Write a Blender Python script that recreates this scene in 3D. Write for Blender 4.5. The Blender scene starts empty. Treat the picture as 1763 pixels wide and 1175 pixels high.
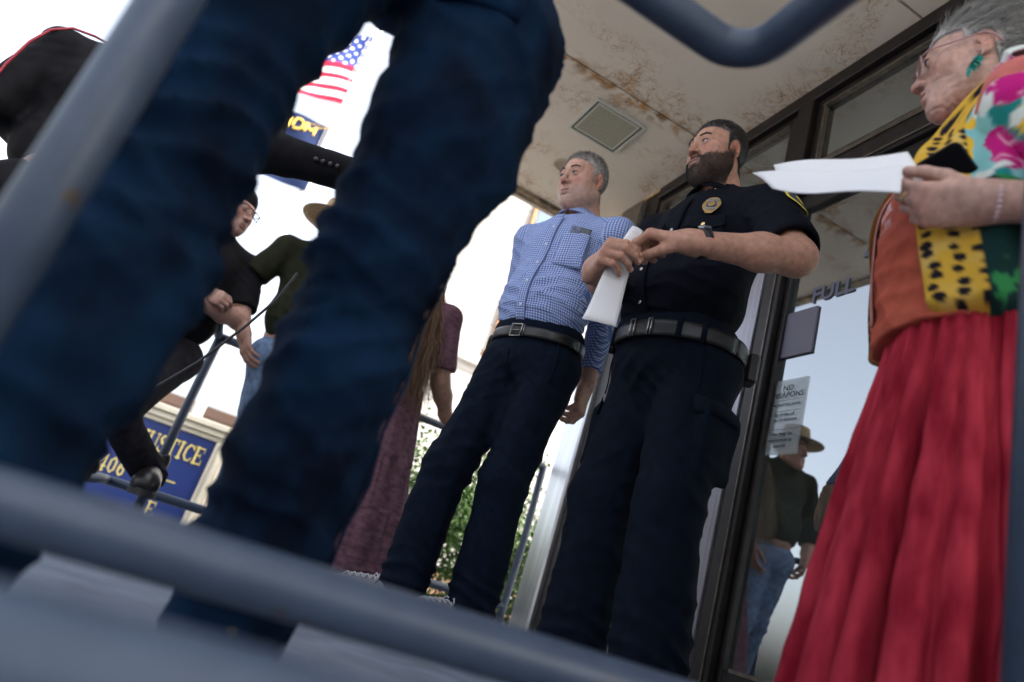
import bpy, math, random
import numpy as np
from mathutils import Vector, Matrix
random.seed(7); RNG = np.random.default_rng(7)
SC = bpy.context.scene; COL = SC.collection
rad = math.radians
# ---------------------------------------------------------------- camera, sky, sun, exposure
HC = 0.18                                   # the camera is held almost on the floor of the porch
PITCH, ROLL, YAW = rad(19.56), rad(-17.98), rad(19.5)
_cy, _sy, _cp, _sp = math.cos(YAW), math.sin(YAW), math.cos(PITCH), math.sin(PITCH)
cF = np.array([_sy*_cp, _cy*_cp, _sp]); _R = np.array([_cy, -_sy, 0.0]); _U = np.cross(_R, cF)
_c, _s = math.cos(ROLL), math.sin(ROLL)
cR = _c*_R - _s*_U; cU = _c*_U + _s*_R
cam = bpy.data.cameras.new('camera'); camo = bpy.data.objects.new('camera', cam); COL.objects.link(camo)
camo.matrix_world = Matrix(((cR[0], cU[0], -cF[0], 0), (cR[1], cU[1], -cF[1], 0), (cR[2], cU[2], -cF[2], HC), (0, 0, 0, 1)))
cam.sensor_width = 36; cam.lens = 24.2; cam.clip_start = 0.03; cam.clip_end = 500
cam.dof.use_dof = True; cam.dof.focus_distance = 1.98; cam.dof.aperture_fstop = 2.0
SC.camera = camo
SUN_EL, SUN_AZ = rad(47), rad(128)          # azimuth clockwise from +Y: the sun stands behind the building
w = bpy.data.worlds.new('World'); SC.world = w; w.use_nodes = True
nt = w.node_tree; bg = nt.nodes['Background']; sky = nt.nodes.new('ShaderNodeTexSky')
sky.sky_type = 'NISHITA'; sky.sun_disc = False; sky.sun_elevation = SUN_EL; sky.sun_rotation = SUN_AZ
sky.air_density = 1.0; sky.dust_density = 6.0; sky.ozone_density = 1.0
hz = nt.nodes.new('ShaderNodeHueSaturation'); hz.inputs['Saturation'].default_value = .46; hz.inputs['Value'].default_value = 2.0   # a thin white veil of high haze
nt.links.new(sky.outputs[0], hz.inputs['Color']); nt.links.new(hz.outputs[0], bg.inputs[0]); bg.inputs[1].default_value = 0.15
sl = bpy.data.lights.new('sun', 'SUN'); sl.energy = 4.5; sl.angle = rad(0.5); sl.color = (1.0, 0.95, 0.87)
so = bpy.data.objects.new('sun', sl); COL.objects.link(so)
sd = Vector((math.sin(SUN_AZ)*math.cos(SUN_EL), math.cos(SUN_AZ)*math.cos(SUN_EL), math.sin(SUN_EL)))
so.rotation_euler = sd.to_track_quat('Z', 'Y').to_euler()
SC.view_settings.view_transform = 'Standard'; SC.view_settings.look = 'None'
SC.view_settings.exposure = 1.05; SC.view_settings.gamma = 1
SC.render.engine = 'CYCLES'; SC.cycles.max_bounces = 8; SC.cycles.transparent_max_bounces = 12

# ---------------------------------------------------------------- materials
def mat(name, col=(.5,.5,.5), rough=.6, metal=0.0, spec=.5, var=0.0, vscale=8.0, bump=0.0, bscale=60.0, bdist=.002,
        attr=None, sss=0.0, col2=None, stretch=(1,1,1), sheen=0.0, coat=0.0, detail=4):
    m = bpy.data.materials.new(name); m.use_nodes = True; t = m.node_tree; b = t.nodes['Principled BSDF']
    b.inputs['Base Color'].default_value = (*col, 1); b.inputs['Roughness'].default_value = rough
    b.inputs['Metallic'].default_value = metal; b.inputs['Specular IOR Level'].default_value = spec
    if sheen: b.inputs['Sheen Weight'].default_value = sheen
    if coat: b.inputs['Coat Weight'].default_value = coat
    if sss:
        b.inputs['Subsurface Weight'].default_value = sss; b.inputs['Subsurface Radius'].default_value = (1, .35, .2)
        b.inputs['Subsurface Scale'].default_value = .006
    tc = t.nodes.new('ShaderNodeTexCoord'); mp = t.nodes.new('ShaderNodeMapping'); mp.inputs['Scale'].default_value = stretch
    t.links.new(tc.outputs['Object'], mp.inputs[0])
    src = None
    if attr:
        a = t.nodes.new('ShaderNodeAttribute'); a.attribute_name = attr; src = a.outputs['Color']
    if var or col2:
        n = t.nodes.new('ShaderNodeTexNoise'); n.inputs['Scale'].default_value = vscale; n.inputs['Detail'].default_value = detail
        t.links.new(mp.outputs[0], n.inputs[0])
        mx = t.nodes.new('ShaderNodeMix'); mx.data_type = 'RGBA'
        r = t.nodes.new('ShaderNodeMapRange'); r.inputs[1].default_value = .35; r.inputs[2].default_value = .65
        t.links.new(n.outputs[0], r.inputs[0]); t.links.new(r.outputs[0], mx.inputs[0])
        if src is not None:
            mx.blend_type = 'MULTIPLY'; mx.inputs[0].default_value = 1
            g = t.nodes.new('ShaderNodeMapRange'); g.inputs[3].default_value = 1-var; g.inputs[4].default_value = 1+var*.5
            t.links.new(r.outputs[0], g.inputs[0]); t.nodes.remove(mx)
            vm = t.nodes.new('ShaderNodeVectorMath'); vm.operation = 'SCALE'
            t.links.new(src, vm.inputs[0]); t.links.new(g.outputs[0], vm.inputs['Scale']); src = vm.outputs[0]
        else:
            mx.inputs[6].default_value = (*[c*(1-var) for c in col], 1)
            mx.inputs[7].default_value = (*(col2 or [min(1, c*(1+var)) for c in col]), 1); src = mx.outputs[2]
    if src is not None: t.links.new(src, b.inputs['Base Color'])
    if bump:
        n2 = t.nodes.new('ShaderNodeTexNoise'); n2.inputs['Scale'].default_value = bscale; n2.inputs['Detail'].default_value = 5
        t.links.new(mp.outputs[0], n2.inputs[0]); bp = t.nodes.new('ShaderNodeBump')
        bp.inputs['Strength'].default_value = bump; bp.inputs['Distance'].default_value = bdist
        t.links.new(n2.outputs[0], bp.inputs['Height']); t.links.new(bp.outputs[0], b.inputs['Normal'])
    return m

# ---------------------------------------------------------------- mesh builder
def link(o, parent=None):
    COL.objects.link(o)
    if parent is not None: o.parent = parent
    return o
def mesh_obj(name, V, Fs, m, parent=None, smooth=True, cols=None, loc=None):
    """V (n,3) array, Fs list of index tuples or (k,4) array"""
    me = bpy.data.meshes.new(name); V = np.asarray(V, np.float32)
    if isinstance(Fs, np.ndarray) and Fs.ndim == 2:
        k = Fs.shape[1]; me.vertices.add(len(V)); me.vertices.foreach_set('co', V.ravel())
        me.loops.add(Fs.size); me.loops.foreach_set('vertex_index', Fs.astype(np.int32).ravel())
        me.polygons.add(len(Fs)); me.polygons.foreach_set('loop_start', np.arange(0, Fs.size, k, dtype=np.int32))
        me.polygons.foreach_set('loop_total', np.full(len(Fs), k, np.int32)); me.update(calc_edges=True)
    else:
        me.from_pydata(V.tolist(), [], [tuple(int(i) for i in f) for f in Fs])
    me.validate()
    if smooth: me.polygons.foreach_set('use_smooth', np.ones(len(me.polygons), bool))
    if cols is not None:
        a = me.color_attributes.new('Col', 'FLOAT_COLOR', 'POINT'); c = np.ones((len(V), 4), np.float32); c[:, :3] = cols
        a.data.foreach_set('color', c.ravel())
    if m is not None: me.materials.append(m)
    o = bpy.data.objects.new(name, me)
    if loc is not None: o.location = loc
    return link(o, parent)
class MB:
    def __init__(s): s.v = []; s.f = []; s.n = 0
    def add(s, V, Fs):
        V = np.asarray(V, float); s.v.append(V); s.f += [tuple(int(i)+s.n for i in f) for f in Fs]; s.n += len(V); return s
    def box(s, lo, hi, ch=0.0):
        x0, y0, z0 = lo; x1, y1, z1 = hi
        if ch <= 0:
            V = [(x, y, z) for x in (x0, x1) for y in (y0, y1) for z in (z0, z1)]
            return s.add(V, [(0,1,3,2),(4,6,7,5),(0,4,5,1),(2,3,7,6),(0,2,6,4),(1,5,7,3)])
        V = []; 
        for (ax, sx) in ((x0, 1), (x1, -1)):
            for (ay, sy) in ((y0, 1), (y1, -1)):
                for (az, sz) in ((z0, 1), (z1, -1)):
                    V += [(ax, ay+sy*ch, az+sz*ch), (ax+sx*ch, ay, az+sz*ch), (ax+sx*ch, ay+sy*ch, az)]
        i = lambda a, b, c, k: (a*4+b*2+c)*3+k
        Fs = [(i(0,0,0,0),i(0,0,1,0),i(0,1,1,0),i(0,1,0,0)), (i(1,0,0,0),i(1,1,0,0),i(1,1,1,0),i(1,0,1,0)),
              (i(0,0,0,1),i(1,0,0,1),i(1,0,1,1),i(0,0,1,1)), (i(0,1,0,1),i(0,1,1,1),i(1,1,1,1),i(1,1,0,1)),
              (i(0,0,0,2),i(0,1,0,2),i(1,1,0,2),i(1,0,0,2)), (i(0,0,1,2),i(1,0,1,2),i(1,1,1,2),i(0,1,1,2))]
        for a in (0,1):
            for b in (0,1):
                Fs += [(i(a,b,0,0),i(a,b,0,1),i(a,b,1,1),i(a,b,1,0)), (i(a,0,b,0),i(a,0,b,2),i(a,1,b,2),i(a,1,b,0)), (i(0,a,b,1),i(0,a,b,2),i(1,a,b,2),i(1,a,b,1))]
                for c in (0,1): Fs.append((i(a,b,c,0),i(a,b,c,1),i(a,b,c,2)))
        return s.add(V, Fs)
    def tube(s, pts, r, n=16, cap=True, closed=False):
        P = [np.array(p, float) for p in pts]; k = len(P); rr = r if hasattr(r, '__len__') else [r]*k
        V = []; up = None
        for i in range(k):
            if closed: d = P[(i+1) % k]-P[i-1]
            else: d = P[min(i+1, k-1)]-P[max(i-1, 0)]
            d = d/np.linalg.norm(d)
            if up is None:
                up = np.array([0,0,1.]) if abs(d[2]) < .9 else np.array([1.,0,0])
            a = np.cross(d, up); a /= np.linalg.norm(a); b = np.cross(a, d); up = b
            for j in range(n):
                t = 2*math.pi*j/n; V.append(P[i]+(a*math.cos(t)+b*math.sin(t))*rr[i])
        Fs = []
        for i in range(k if closed else k-1):
            for j in range(n):
                i2 = (i+1) % k
                Fs.append((i*n+j, i*n+(j+1) % n, i2*n+(j+1) % n, i2*n+j))
        if cap and not closed: Fs += [tuple(range(n))[::-1], tuple((k-1)*n+j for j in range(n))]
        return s.add(V, Fs)
    def grid(s, G):
        G = np.asarray(G, float); a, b = G.shape[:2]
        return s.add(G.reshape(-1, 3), [(i*b+j, (i+1)*b+j, (i+1)*b+j+1, i*b+j+1) for i in range(a-1) for j in range(b-1)])
    def sheet(s, G, th):
        """grid given a real thickness"""
        G = np.asarray(G, float); a, b = G.shape[:2]
        du = np.gradient(G, axis=0); dv = np.gradient(G, axis=1); N = np.cross(du, dv)
        N /= np.linalg.norm(N, axis=2, keepdims=True)+1e-9
        A = G+N*th/2; B = G-N*th/2; n = a*b
        Fs = [(i*b+j, (i+1)*b+j, (i+1)*b+j+1, i*b+j+1) for i in range(a-1) for j in range(b-1)]
        Fs += [tuple(x+n for x in f[::-1]) for f in list(Fs)]
        for i in range(a-1):
            Fs += [(i*b, i*b+n, (i+1)*b+n, (i+1)*b), (i*b+b-1, (i+1)*b+b-1, (i+1)*b+b-1+n, i*b+b-1+n)]
        for j in range(b-1):
            Fs += [(j, j+1, j+1+n, j+n), ((a-1)*b+j, (a-1)*b+j+n, (a-1)*b+j+1+n, (a-1)*b+j+1)]
        return s.add(np.vstack([A.reshape(-1, 3), B.reshape(-1, 3)]), Fs)
    def ell(s, c, r, n=14, R=None):
        V = []; Fs = []; m = n//2
        for i in range(m+1):
            ph = math.pi*i/m
            for j in range(n):
                t = 2*math.pi*j/n; p = np.array([r[0]*math.sin(ph)*math.cos(t), r[1]*math.sin(ph)*math.sin(t), r[2]*math.cos(ph)])
                V.append((R@p if R is not None else p)+np.array(c))
        for i in range(m):
            for j in range(n): Fs.append((i*n+j, (i+1)*n+j, (i+1)*n+(j+1) % n, i*n+(j+1) % n))
        return s.add(V, Fs)
    def build(s, name, m, parent=None, smooth=False, loc=None):
        V = np.vstack(s.v)
        return mesh_obj(name, V, s.f, m, parent, smooth, loc=loc)
def tag(o, label=None, cat=None, group=None, kind=None):
    if label: o['label'] = label
    if cat: o['category'] = cat
    if group: o['group'] = group
    if kind: o['kind'] = kind
    return o
def empty(name, loc=(0,0,0), rz=0.0):
    o = bpy.data.objects.new(name, None); o.empty_display_size = .1; COL.objects.link(o); o.location = loc; o.rotation_euler = (0, 0, rz); return o
def text_obj(name, s, size, m, parent=None, ext=.0015, M=None, bold=0.0, serif=False, align='CENTER'):
    cu = bpy.data.curves.new(name+'_curve', 'FONT'); cu.body = s; cu.size = size; cu.extrude = ext; cu.offset = bold; cu.align_x = align; cu.resolution_u = 3
    to = bpy.data.objects.new(name+'_tmp', cu); COL.objects.link(to)
    dg = bpy.context.evaluated_depsgraph_get(); me = bpy.data.meshes.new_from_object(to.evaluated_get(dg)); me.name = name
    bpy.data.objects.remove(to); bpy.data.curves.remove(cu)
    if serif:      # slab serifs: small feet and caps on every glyph's stems are approximated by widening ends
        pass
    me.materials.clear(); me.materials.append(m); o = bpy.data.objects.new(name, me); link(o, parent)
    if M is not None: o.matrix_basis = M
    return o
def frame(x, y, z, o):
    """matrix with given axes and origin"""
    x, y, z = [np.array(a, float)/np.linalg.norm(a) for a in (x, y, z)]
    return Matrix(((x[0], y[0], z[0], o[0]), (x[1], y[1], z[1], o[1]), (x[2], y[2], z[2], o[2]), (0, 0, 0, 1)))

# ---------------------------------------------------------------- noise and implicit surfaces
def _hash(i, j, k, s):
    n = (i*374761393 + j*668265263 + k*2147483647 + s*1274126177) & 0xffffffff
    n = ((n ^ (n >> 13))*1274126177) & 0xffffffff; n = n ^ (n >> 16)
    return (n & 0xffff)/65535.0
def vnoise(P, scale=1.0, seed=0):
    Q = np.asarray(P, float)*scale+1000.0; I = np.floor(Q).astype(np.int64); f = Q-I; f = f*f*(3-2*f)
    out = 0
    for a in (0, 1):
        for b in (0, 1):
            for c in (0, 1):
                wt = (f[:, 0] if a else 1-f[:, 0])*(f[:, 1] if b else 1-f[:, 1])*(f[:, 2] if c else 1-f[:, 2])
                out = out+wt*_hash(I[:, 0]+a, I[:, 1]+b, I[:, 2]+c, seed)
    return out*2-1
def fbm(P, scale, seed=0, o=3): return sum(vnoise(P, scale*2**i, seed+i)/2**i for i in range(o))
def A3(*v): return np.array(v, float)
def cone(a, b, ra, rb, n=None, k=1.0):
    a, b = A3(*a), A3(*b); ba = b-a; l2 = ba@ba
    if n is not None: n = A3(*n)/np.linalg.norm(n)
    def f(P):
        q = P-a; h = np.clip(q@ba/l2, 0, 1); q = q-h[:, None]*ba
        if n is not None:
            q = q+np.outer(q@n, n)*(1/k-1)
            return (np.sqrt((q*q).sum(1))-(ra+(rb-ra)*h))*min(1, k)
        return np.sqrt((q*q).sum(1))-(ra+(rb-ra)*h)
    return f
def ell(c, r, R=None):
    c, r = A3(*c), A3(*r)
    def f(P):
        q = P-c
        if R is not None: q = q@R
        k0 = np.sqrt(((q/r)**2).sum(1)); k1 = np.sqrt(((q/(r*r))**2).sum(1))+1e-9
        return k0*(k0-1)/k1
    return f
def rbox(c, h, rd, R=None):
    c, h = A3(*c), A3(*h)
    def f(P):
        q = P-c
        if R is not None: q = q@R
        q = np.abs(q)-(h-rd)
        return np.sqrt((np.maximum(q, 0)**2).sum(1))+np.minimum(q.max(1), 0)-rd
    return f
def smin(a, b, k):
    if k <= 0: return np.minimum(a, b)
    h = np.maximum(k-np.abs(a-b), 0)/k
    return np.minimum(a, b)-h*h*k*.25
class SDF:
    def __init__(s): s.ops = []
    def u(s, f, k=.02): s.ops.append((0, f, k)); return s
    def sub(s, f, k=.005): s.ops.append((1, f, k)); return s
    def cut(s, f, k=.004): s.ops.append((2, f, k)); return s       # intersect
    def __call__(s, P):
        d = None
        for t, f, k in s.ops:
            e = f(P)
            if d is None: d = e
            elif t == 0: d = smin(d, e, k)
            elif t == 1: d = -smin(-d, e, k)
            else: d = -smin(-d, -e, k)
        return d
def plane(p, n):
    p, n = A3(*p), A3(*n)/np.linalg.norm(n); return lambda P: (P-p)@n
def surfnet(fn, lo, hi, v, smooth=2):
    lo, hi = A3(*lo), A3(*hi); B = 4
    nb = np.ceil((hi-lo)/(v*B)).astype(int)+1; n = nb*B
    cg = np.stack(np.meshgrid(*[lo[i]+(np.arange(nb[i])*B+1.5)*v for i in range(3)], indexing='ij'), -1).reshape(-1, 3)
    cd = fn(cg).reshape(nb); mask = np.abs(cd) < v*B*1.9
    D = np.repeat(np.repeat(np.repeat(np.sign(cd)*v*9, B, 0), B, 1), B, 2).astype(np.float32)
    M = np.repeat(np.repeat(np.repeat(mask, B, 0), B, 1), B, 2)
    I = np.argwhere(M)
    for s0 in range(0, len(I), 400000):
        J = I[s0:s0+400000]; D[J[:, 0], J[:, 1], J[:, 2]] = fn(lo+J*v)
    D[D == 0] = 1e-7
    S = D < 0; c = 0
    for a in (0, 1):
        for b in (0, 1):
            for d in (0, 1):
                c = c+S[a:n[0]-1+a, b:n[1]-1+b, d:n[2]-1+d].astype(np.int8)
    act = (c > 0) & (c < 8); ids = -np.ones(act.shape, np.int64); C = np.argwhere(act); ids[act] = np.arange(len(C))
    acc = np.zeros((len(C), 3)); cnt = np.zeros(len(C)); off = [(0,0),(0,1),(1,0),(1,1)]
    for ax in range(3):
        o1, o2 = [i for i in range(3) if i != ax]
        for p, q in off:
            A = C.copy(); A[:, o1] += p; A[:, o2] += q; Bv = A.copy(); Bv[:, ax] += 1
            da = D[A[:, 0], A[:, 1], A[:, 2]]; db = D[Bv[:, 0], Bv[:, 1], Bv[:, 2]]
            ch = (da < 0) != (db < 0); t = np.where(ch, da/(da-db+1e-12), 0)
            X = A.astype(float); X[:, ax] += t; acc += np.where(ch[:, None], X, 0); cnt += ch
    V = lo+acc/cnt[:, None]*v; Fs = []
    for ax in range(3):
        o1, o2 = (ax+1) % 3, (ax+2) % 3
        sl0 = [slice(1, -1)]*3; sl0[ax] = slice(0, n[ax]-1); sl1 = list(sl0); sl1[ax] = slice(1, n[ax])
        a, b = S[tuple(sl0)], S[tuple(sl1)]; E = np.argwhere(a != b); ins = a[tuple(E.T)]
        base = E.copy()
        for i in range(3):
            if i != ax: base[:, i] += 1
        def idx(p, q):
            G = base.copy(); G[:, o1] -= p; G[:, o2] -= q; return ids[G[:, 0], G[:, 1], G[:, 2]]
        Q = np.stack([idx(0, 0), idx(1, 0), idx(1, 1), idx(0, 1)], 1); Q[~ins] = Q[~ins][:, ::-1]; Fs.append(Q)
    Fs = np.vstack(Fs); Fs = Fs[(Fs >= 0).all(1)]
    for _ in range(smooth): V = lap(V, Fs, .5)
    return V, Fs
def lap(V, Fs, w_=.5):
    e = np.vstack([Fs[:, [0, 1]], Fs[:, [1, 2]], Fs[:, [2, 3]], Fs[:, [3, 0]]]); A = np.zeros_like(V)
    for k in range(3): A[:, k] = np.bincount(e[:, 0], V[e[:, 1], k], len(V))+np.bincount(e[:, 1], V[e[:, 0], k], len(V))
    c = np.bincount(e[:, 0], minlength=len(V))+np.bincount(e[:, 1], minlength=len(V))
    return V*(1-w_)+A/np.maximum(c, 1)[:, None]*w_
def vnorm(V, Fs):
    n = np.cross(V[Fs[:, 2]]-V[Fs[:, 0]], V[Fs[:, 3]]-V[Fs[:, 1]]); N = np.zeros_like(V)
    for j in range(4):
        for k in range(3): N[:, k] += np.bincount(Fs[:, j], n[:, k], len(V))
    return N/(np.linalg.norm(N, axis=1, keepdims=True)+1e-12)
def march(fn, p, d, tmax=.5, step=.0):
    """from p along d to the surface of fn"""
    p = A3(*p); d = A3(*d)/np.linalg.norm(d); t = 0.0
    for _ in range(80):
        e = float(fn((p+d*t)[None])[0]); t += max(e*.8, .0004) if e > 0 else e
        if abs(e) < .0003 or t > tmax: break
    q = p+d*t; h = .004; g = np.array([float(fn((q+np.eye(3)[i]*h)[None])[0]-fn((q-np.eye(3)[i]*h)[None])[0]) for i in range(3)])
    return q, g/(np.linalg.norm(g)+1e-9)
def marchv(fn, P, D, tmax=.6):
    P = np.asarray(P, float).copy(); D = np.asarray(D, float); D = D/np.linalg.norm(D, axis=1, keepdims=True); t = np.zeros(len(P))
    for _ in range(60):
        e = fn(P+D*t[:, None]); t = np.minimum(t+np.where(e > 0, np.maximum(e*.8, .0003), e), tmax)
        if np.abs(e).max() < .0005: break
    Q = P+D*t[:, None]; h = .004; g = np.stack([fn(Q+np.eye(3)[i]*h)-fn(Q-np.eye(3)[i]*h) for i in range(3)], 1); return Q, g/(np.linalg.norm(g, axis=1, keepdims=True)+1e-9)
def ring(fn, c, nrm, R0, n=64, xdir=(1, 0, 0)):
    """outline of the surface round c in the plane with normal nrm, found from outside"""
    nrm = A3(*nrm)/np.linalg.norm(nrm); x = A3(*xdir); x -= nrm*(x@nrm); x /= np.linalg.norm(x); y = np.cross(nrm, x)
    th = np.arange(n)*2*math.pi/n; D = np.cos(th)[:, None]*x+np.sin(th)[:, None]*y; C = A3(*c)
    lo = np.zeros(n); hi = np.full(n, R0)
    for _ in range(22):
        m = (lo+hi)/2; e = fn(C+D*m[:, None]); lo = np.where(e < 0, m, lo); hi = np.where(e < 0, hi, m)
    return C+D*lo[:, None], D
def band(name, rings, m, parent, th=.004, closed=True, thickin=.0):
    """rings: list of (n,3); builds a strip with thickness"""
    G = np.array(rings)
    if closed: G = np.concatenate([G, G[:, :1]], 1)
    b = MB(); b.sheet(G, th); return b.build(name, m, parent, True)
def rotm(ax, a):
    ax = A3(*ax)/np.linalg.norm(ax); K = np.array([[0, -ax[2], ax[1]], [ax[2], 0, -ax[0]], [-ax[1], ax[0], 0]])
    return np.eye(3)+math.sin(a)*K+(1-math.cos(a))*K@K
def ribbons(roots, dirs, length, width, segs=4, bend=(0, 0, 0), wav=0.0, wfreq=2.0, seed=1, side=None, jitter=.2):
    """thin tapered locks of hair; arrays of roots and directions"""
    rg = np.random.default_rng(seed); n = len(roots); L = np.broadcast_to(length, (n,)); W = np.broadcast_to(width, (n,))
    d = dirs+rg.normal(size=(n, 3))*jitter; d /= np.linalg.norm(d, axis=1, keepdims=True); bend = A3(*bend)
    p = np.array(roots, float); sd_ = np.cross(d, rg.normal(size=(n, 3))) if side is None else np.cross(d, side)+rg.normal(size=(n, 3))*.3
    sd_ /= np.linalg.norm(sd_, axis=1, keepdims=True)+1e-9; ph = rg.uniform(0, 6.28, n); V = []
    wv = rg.normal(size=(n, 3)); wv /= np.linalg.norm(wv, axis=1, keepdims=True)
    for i in range(segs+1):
        t = i/segs; wd = W*(1-t**2*.9)/2
        q = p+wv*(np.sin(ph+t*wfreq*6.28)*wav*t)[:, None]
        V += [q-sd_*wd[:, None], q+sd_*wd[:, None]]
        p = p+d*(L/segs)[:, None]; d = d+bend/segs; d /= np.linalg.norm(d, axis=1, keepdims=True)
    V = np.stack(V, 1).reshape(-1, 3); k = 2*(segs+1); base = np.arange(n)[:, None]*k; Fs = []
    for i in range(segs): Fs.append(np.hstack([base+2*i, base+2*i+1, base+2*i+3, base+2*i+2]))
    return V, np.vstack(Fs), k
# ================================================================= SETTING
XW, HS = 1.70, 2.62
def soffit_material():
    m = bpy.data.materials.new('stained_soffit'); m.use_nodes = True; t = m.node_tree; b = t.nodes['Principled BSDF']
    b.inputs['Roughness'].default_value = .75; N = t.nodes.new; Lk = t.links.new
    tc = N('ShaderNodeTexCoord')
    def noise(sc, det=4, dis=0.0, vec=None, ro=.5):
        n = N('ShaderNodeTexNoise'); n.inputs['Scale'].default_value = sc; n.inputs['Detail'].default_value = det
        n.inputs['Distortion'].default_value = dis; n.inputs['Roughness'].default_value = ro; Lk(vec or tc.outputs['Object'], n.inputs[0]); return n.outputs[0]
    def mth(op, a, bb=None, clamp=False):
        n = N('ShaderNodeMath'); n.operation = op; n.use_clamp = clamp
        for i, x in enumerate((a, bb)):
            if x is None: continue
            if isinstance(x, (int, float)): n.inputs[i].default_value = x
            else: Lk(x, n.inputs[i])
        return n.outputs[0]
    def rng_(x, a, bb, c=0., d=1.):
        n = N('ShaderNodeMapRange'); n.inputs[1].default_value = a; n.inputs[2].default_value = bb; n.inputs[3].default_value = c; n.inputs[4].default_value = d; Lk(x, n.inputs[0]); return n.outputs[0]
    sp = N('ShaderNodeSeparateXYZ'); Lk(tc.outputs['Object'], sp.inputs[0]); X, Y = sp.outputs[0], sp.outputs[1]
    # water stains: thin contour lines of a warped noise, gathered along the joints, the wall and the far edge
    def line(sc, wd, dis, sh):
        mp = N('ShaderNodeMapping'); mp.inputs['Location'].default_value = (sh, sh*2, 0); Lk(tc.outputs['Object'], mp.inputs[0])
        a = noise(sc, 4, dis, mp.outputs[0], .55); return rng_(mth('ABSOLUTE', mth('SUBTRACT', a, .5)), 0, wd, 1, 0)
    def near(v, c, r): return rng_(mth('ABSOLUTE', mth('SUBTRACT', v, c)), 0.0, r, 1, 0)
    prox = mth('MAXIMUM', mth('MAXIMUM', near(Y, 2.62, .42), near(Y, 1.42, .3)), mth('MAXIMUM', near(X, 1.72, .22), near(Y, 3.72, .62)))
    patch = mth('MULTIPLY', rng_(noise(2.4, 4, .8), .44, .56), mth('MINIMUM', mth('MULTIPLY', prox, 1.7), 1.0))
    lines = mth('MAXIMUM', mth('MAXIMUM', line(2.6, .008, 2.4, 0), line(4.5, .010, 1.8, 3.3)), mth('MULTIPLY', line(9, .016, 1.4, 7.7), .8))
    wash = mth('MULTIPLY', mth('MULTIPLY', patch, rng_(noise(11, 4, .7), .45, .72)), .38)
    st = mth('MINIMUM', mth('ADD', mth('MULTIPLY', mth('MULTIPLY', lines, patch), 1.0), wash), 1.0)
    joint = mth('MULTIPLY', near(Y, 2.60, .09), rng_(noise(14, 4, .6), .45, .6))
    st = mth('MINIMUM', mth('ADD', st, mth('MULTIPLY', joint, .95)), 1.0)
    base = N('ShaderNodeMix'); base.data_type = 'RGBA'; base.inputs[6].default_value = (.48, .425, .375, 1); base.inputs[7].default_value = (.60, .535, .47, 1); Lk(noise(2.2, 5), base.inputs[0])
    br = N('ShaderNodeMix'); br.data_type = 'RGBA'; br.inputs[6].default_value = (.34, .16, .04, 1); br.inputs[7].default_value = (.13, .06, .018, 1); Lk(rng_(noise(19), .4, .65), br.inputs[0])
    mx = N('ShaderNodeMix'); mx.data_type = 'RGBA'; Lk(st, mx.inputs[0]); Lk(base.outputs[2], mx.inputs[6]); Lk(br.outputs[2], mx.inputs[7])
    vo = N('ShaderNodeTexVoronoi'); vo.inputs['Scale'].default_value = 38; Lk(tc.outputs['Object'], vo.inputs[0])
    dots = mth('MULTIPLY', rng_(vo.outputs['Distance'], .05, .09, 1, 0), rng_(noise(5), .5, .6))
    m2 = N('ShaderNodeMix'); m2.data_type = 'RGBA'; Lk(mth('MULTIPLY', dots, .8), m2.inputs[0]); Lk(mx.outputs[2], m2.inputs[6]); m2.inputs[7].default_value = (.10, .06, .04, 1)
    Lk(m2.outputs[2], b.inputs['Base Color'])
    bp = N('ShaderNodeBump'); bp.inputs['Strength'].default_value = .25; bp.inputs['Distance'].default_value = .004; Lk(noise(45, 6), bp.inputs['Height']); Lk(bp.outputs[0], b.inputs['Normal'])
    return m
def glass_material(name, refl=.3, tint=(.75, .82, .80), dirt=.02):
    m = bpy.data.materials.new(name); m.use_nodes = True; t = m.node_tree; t.nodes.remove(t.nodes['Principled BSDF']); N = t.nodes.new; Lk = t.links.new
    o = t.nodes['Material Output']; tr = N('ShaderNodeBsdfTransparent'); tr.inputs[0].default_value = (*tint, 1)
    gl = N('ShaderNodeBsdfGlossy'); gl.inputs['Roughness'].default_value = .004; gl.inputs[0].default_value = (.93, .97, 1, 1)
    fr = N('ShaderNodeFresnel'); fr.inputs[0].default_value = 1.5
    mr = N('ShaderNodeMapRange'); mr.inputs[3].default_value = refl; mr.inputs[4].default_value = 1; Lk(fr.outputs[0], mr.inputs[0])
    mx = N('ShaderNodeMixShader'); Lk(mr.outputs[0], mx.inputs[0]); Lk(tr.outputs[0], mx.inputs[1]); Lk(gl.outputs[0], mx.inputs[2])
    df = N('ShaderNodeBsdfDiffuse'); df.inputs[0].default_value = (.5, .52, .5, 1); m2 = N('ShaderNodeMixShader'); m2.inputs[0].default_value = dirt
    tc = N('ShaderNodeTexCoord'); n = N('ShaderNodeTexNoise'); n.inputs['Scale'].default_value = 3; n.inputs['Detail'].default_value = 8; Lk(tc.outputs['Object'], n.inputs[0])
    r2 = N('ShaderNodeMapRange'); r2.inputs[1].default_value = .4; r2.inputs[2].default_value = .7; r2.inputs[3].default_value = dirt*.4; r2.inputs[4].default_value = dirt*2; Lk(n.outputs[0], r2.inputs[0]); Lk(r2.outputs[0], m2.inputs[0])
    Lk(mx.outputs[0], m2.inputs[1]); Lk(df.outputs[0], m2.inputs[2]); Lk(m2.outputs[0], o.inputs[0]); return m
M = {}
M['soffit'] = soffit_material()
M['concrete'] = mat('worn_concrete', (.155, .185, .235), .85, var=.18, vscale=9, bump=.5, bscale=90, bdist=.003)
M['bronze'] = mat('dark_bronze_aluminium', (.016, .013, .013), .42, metal=.4, var=.3, vscale=25, bump=.1, bscale=200)
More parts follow.
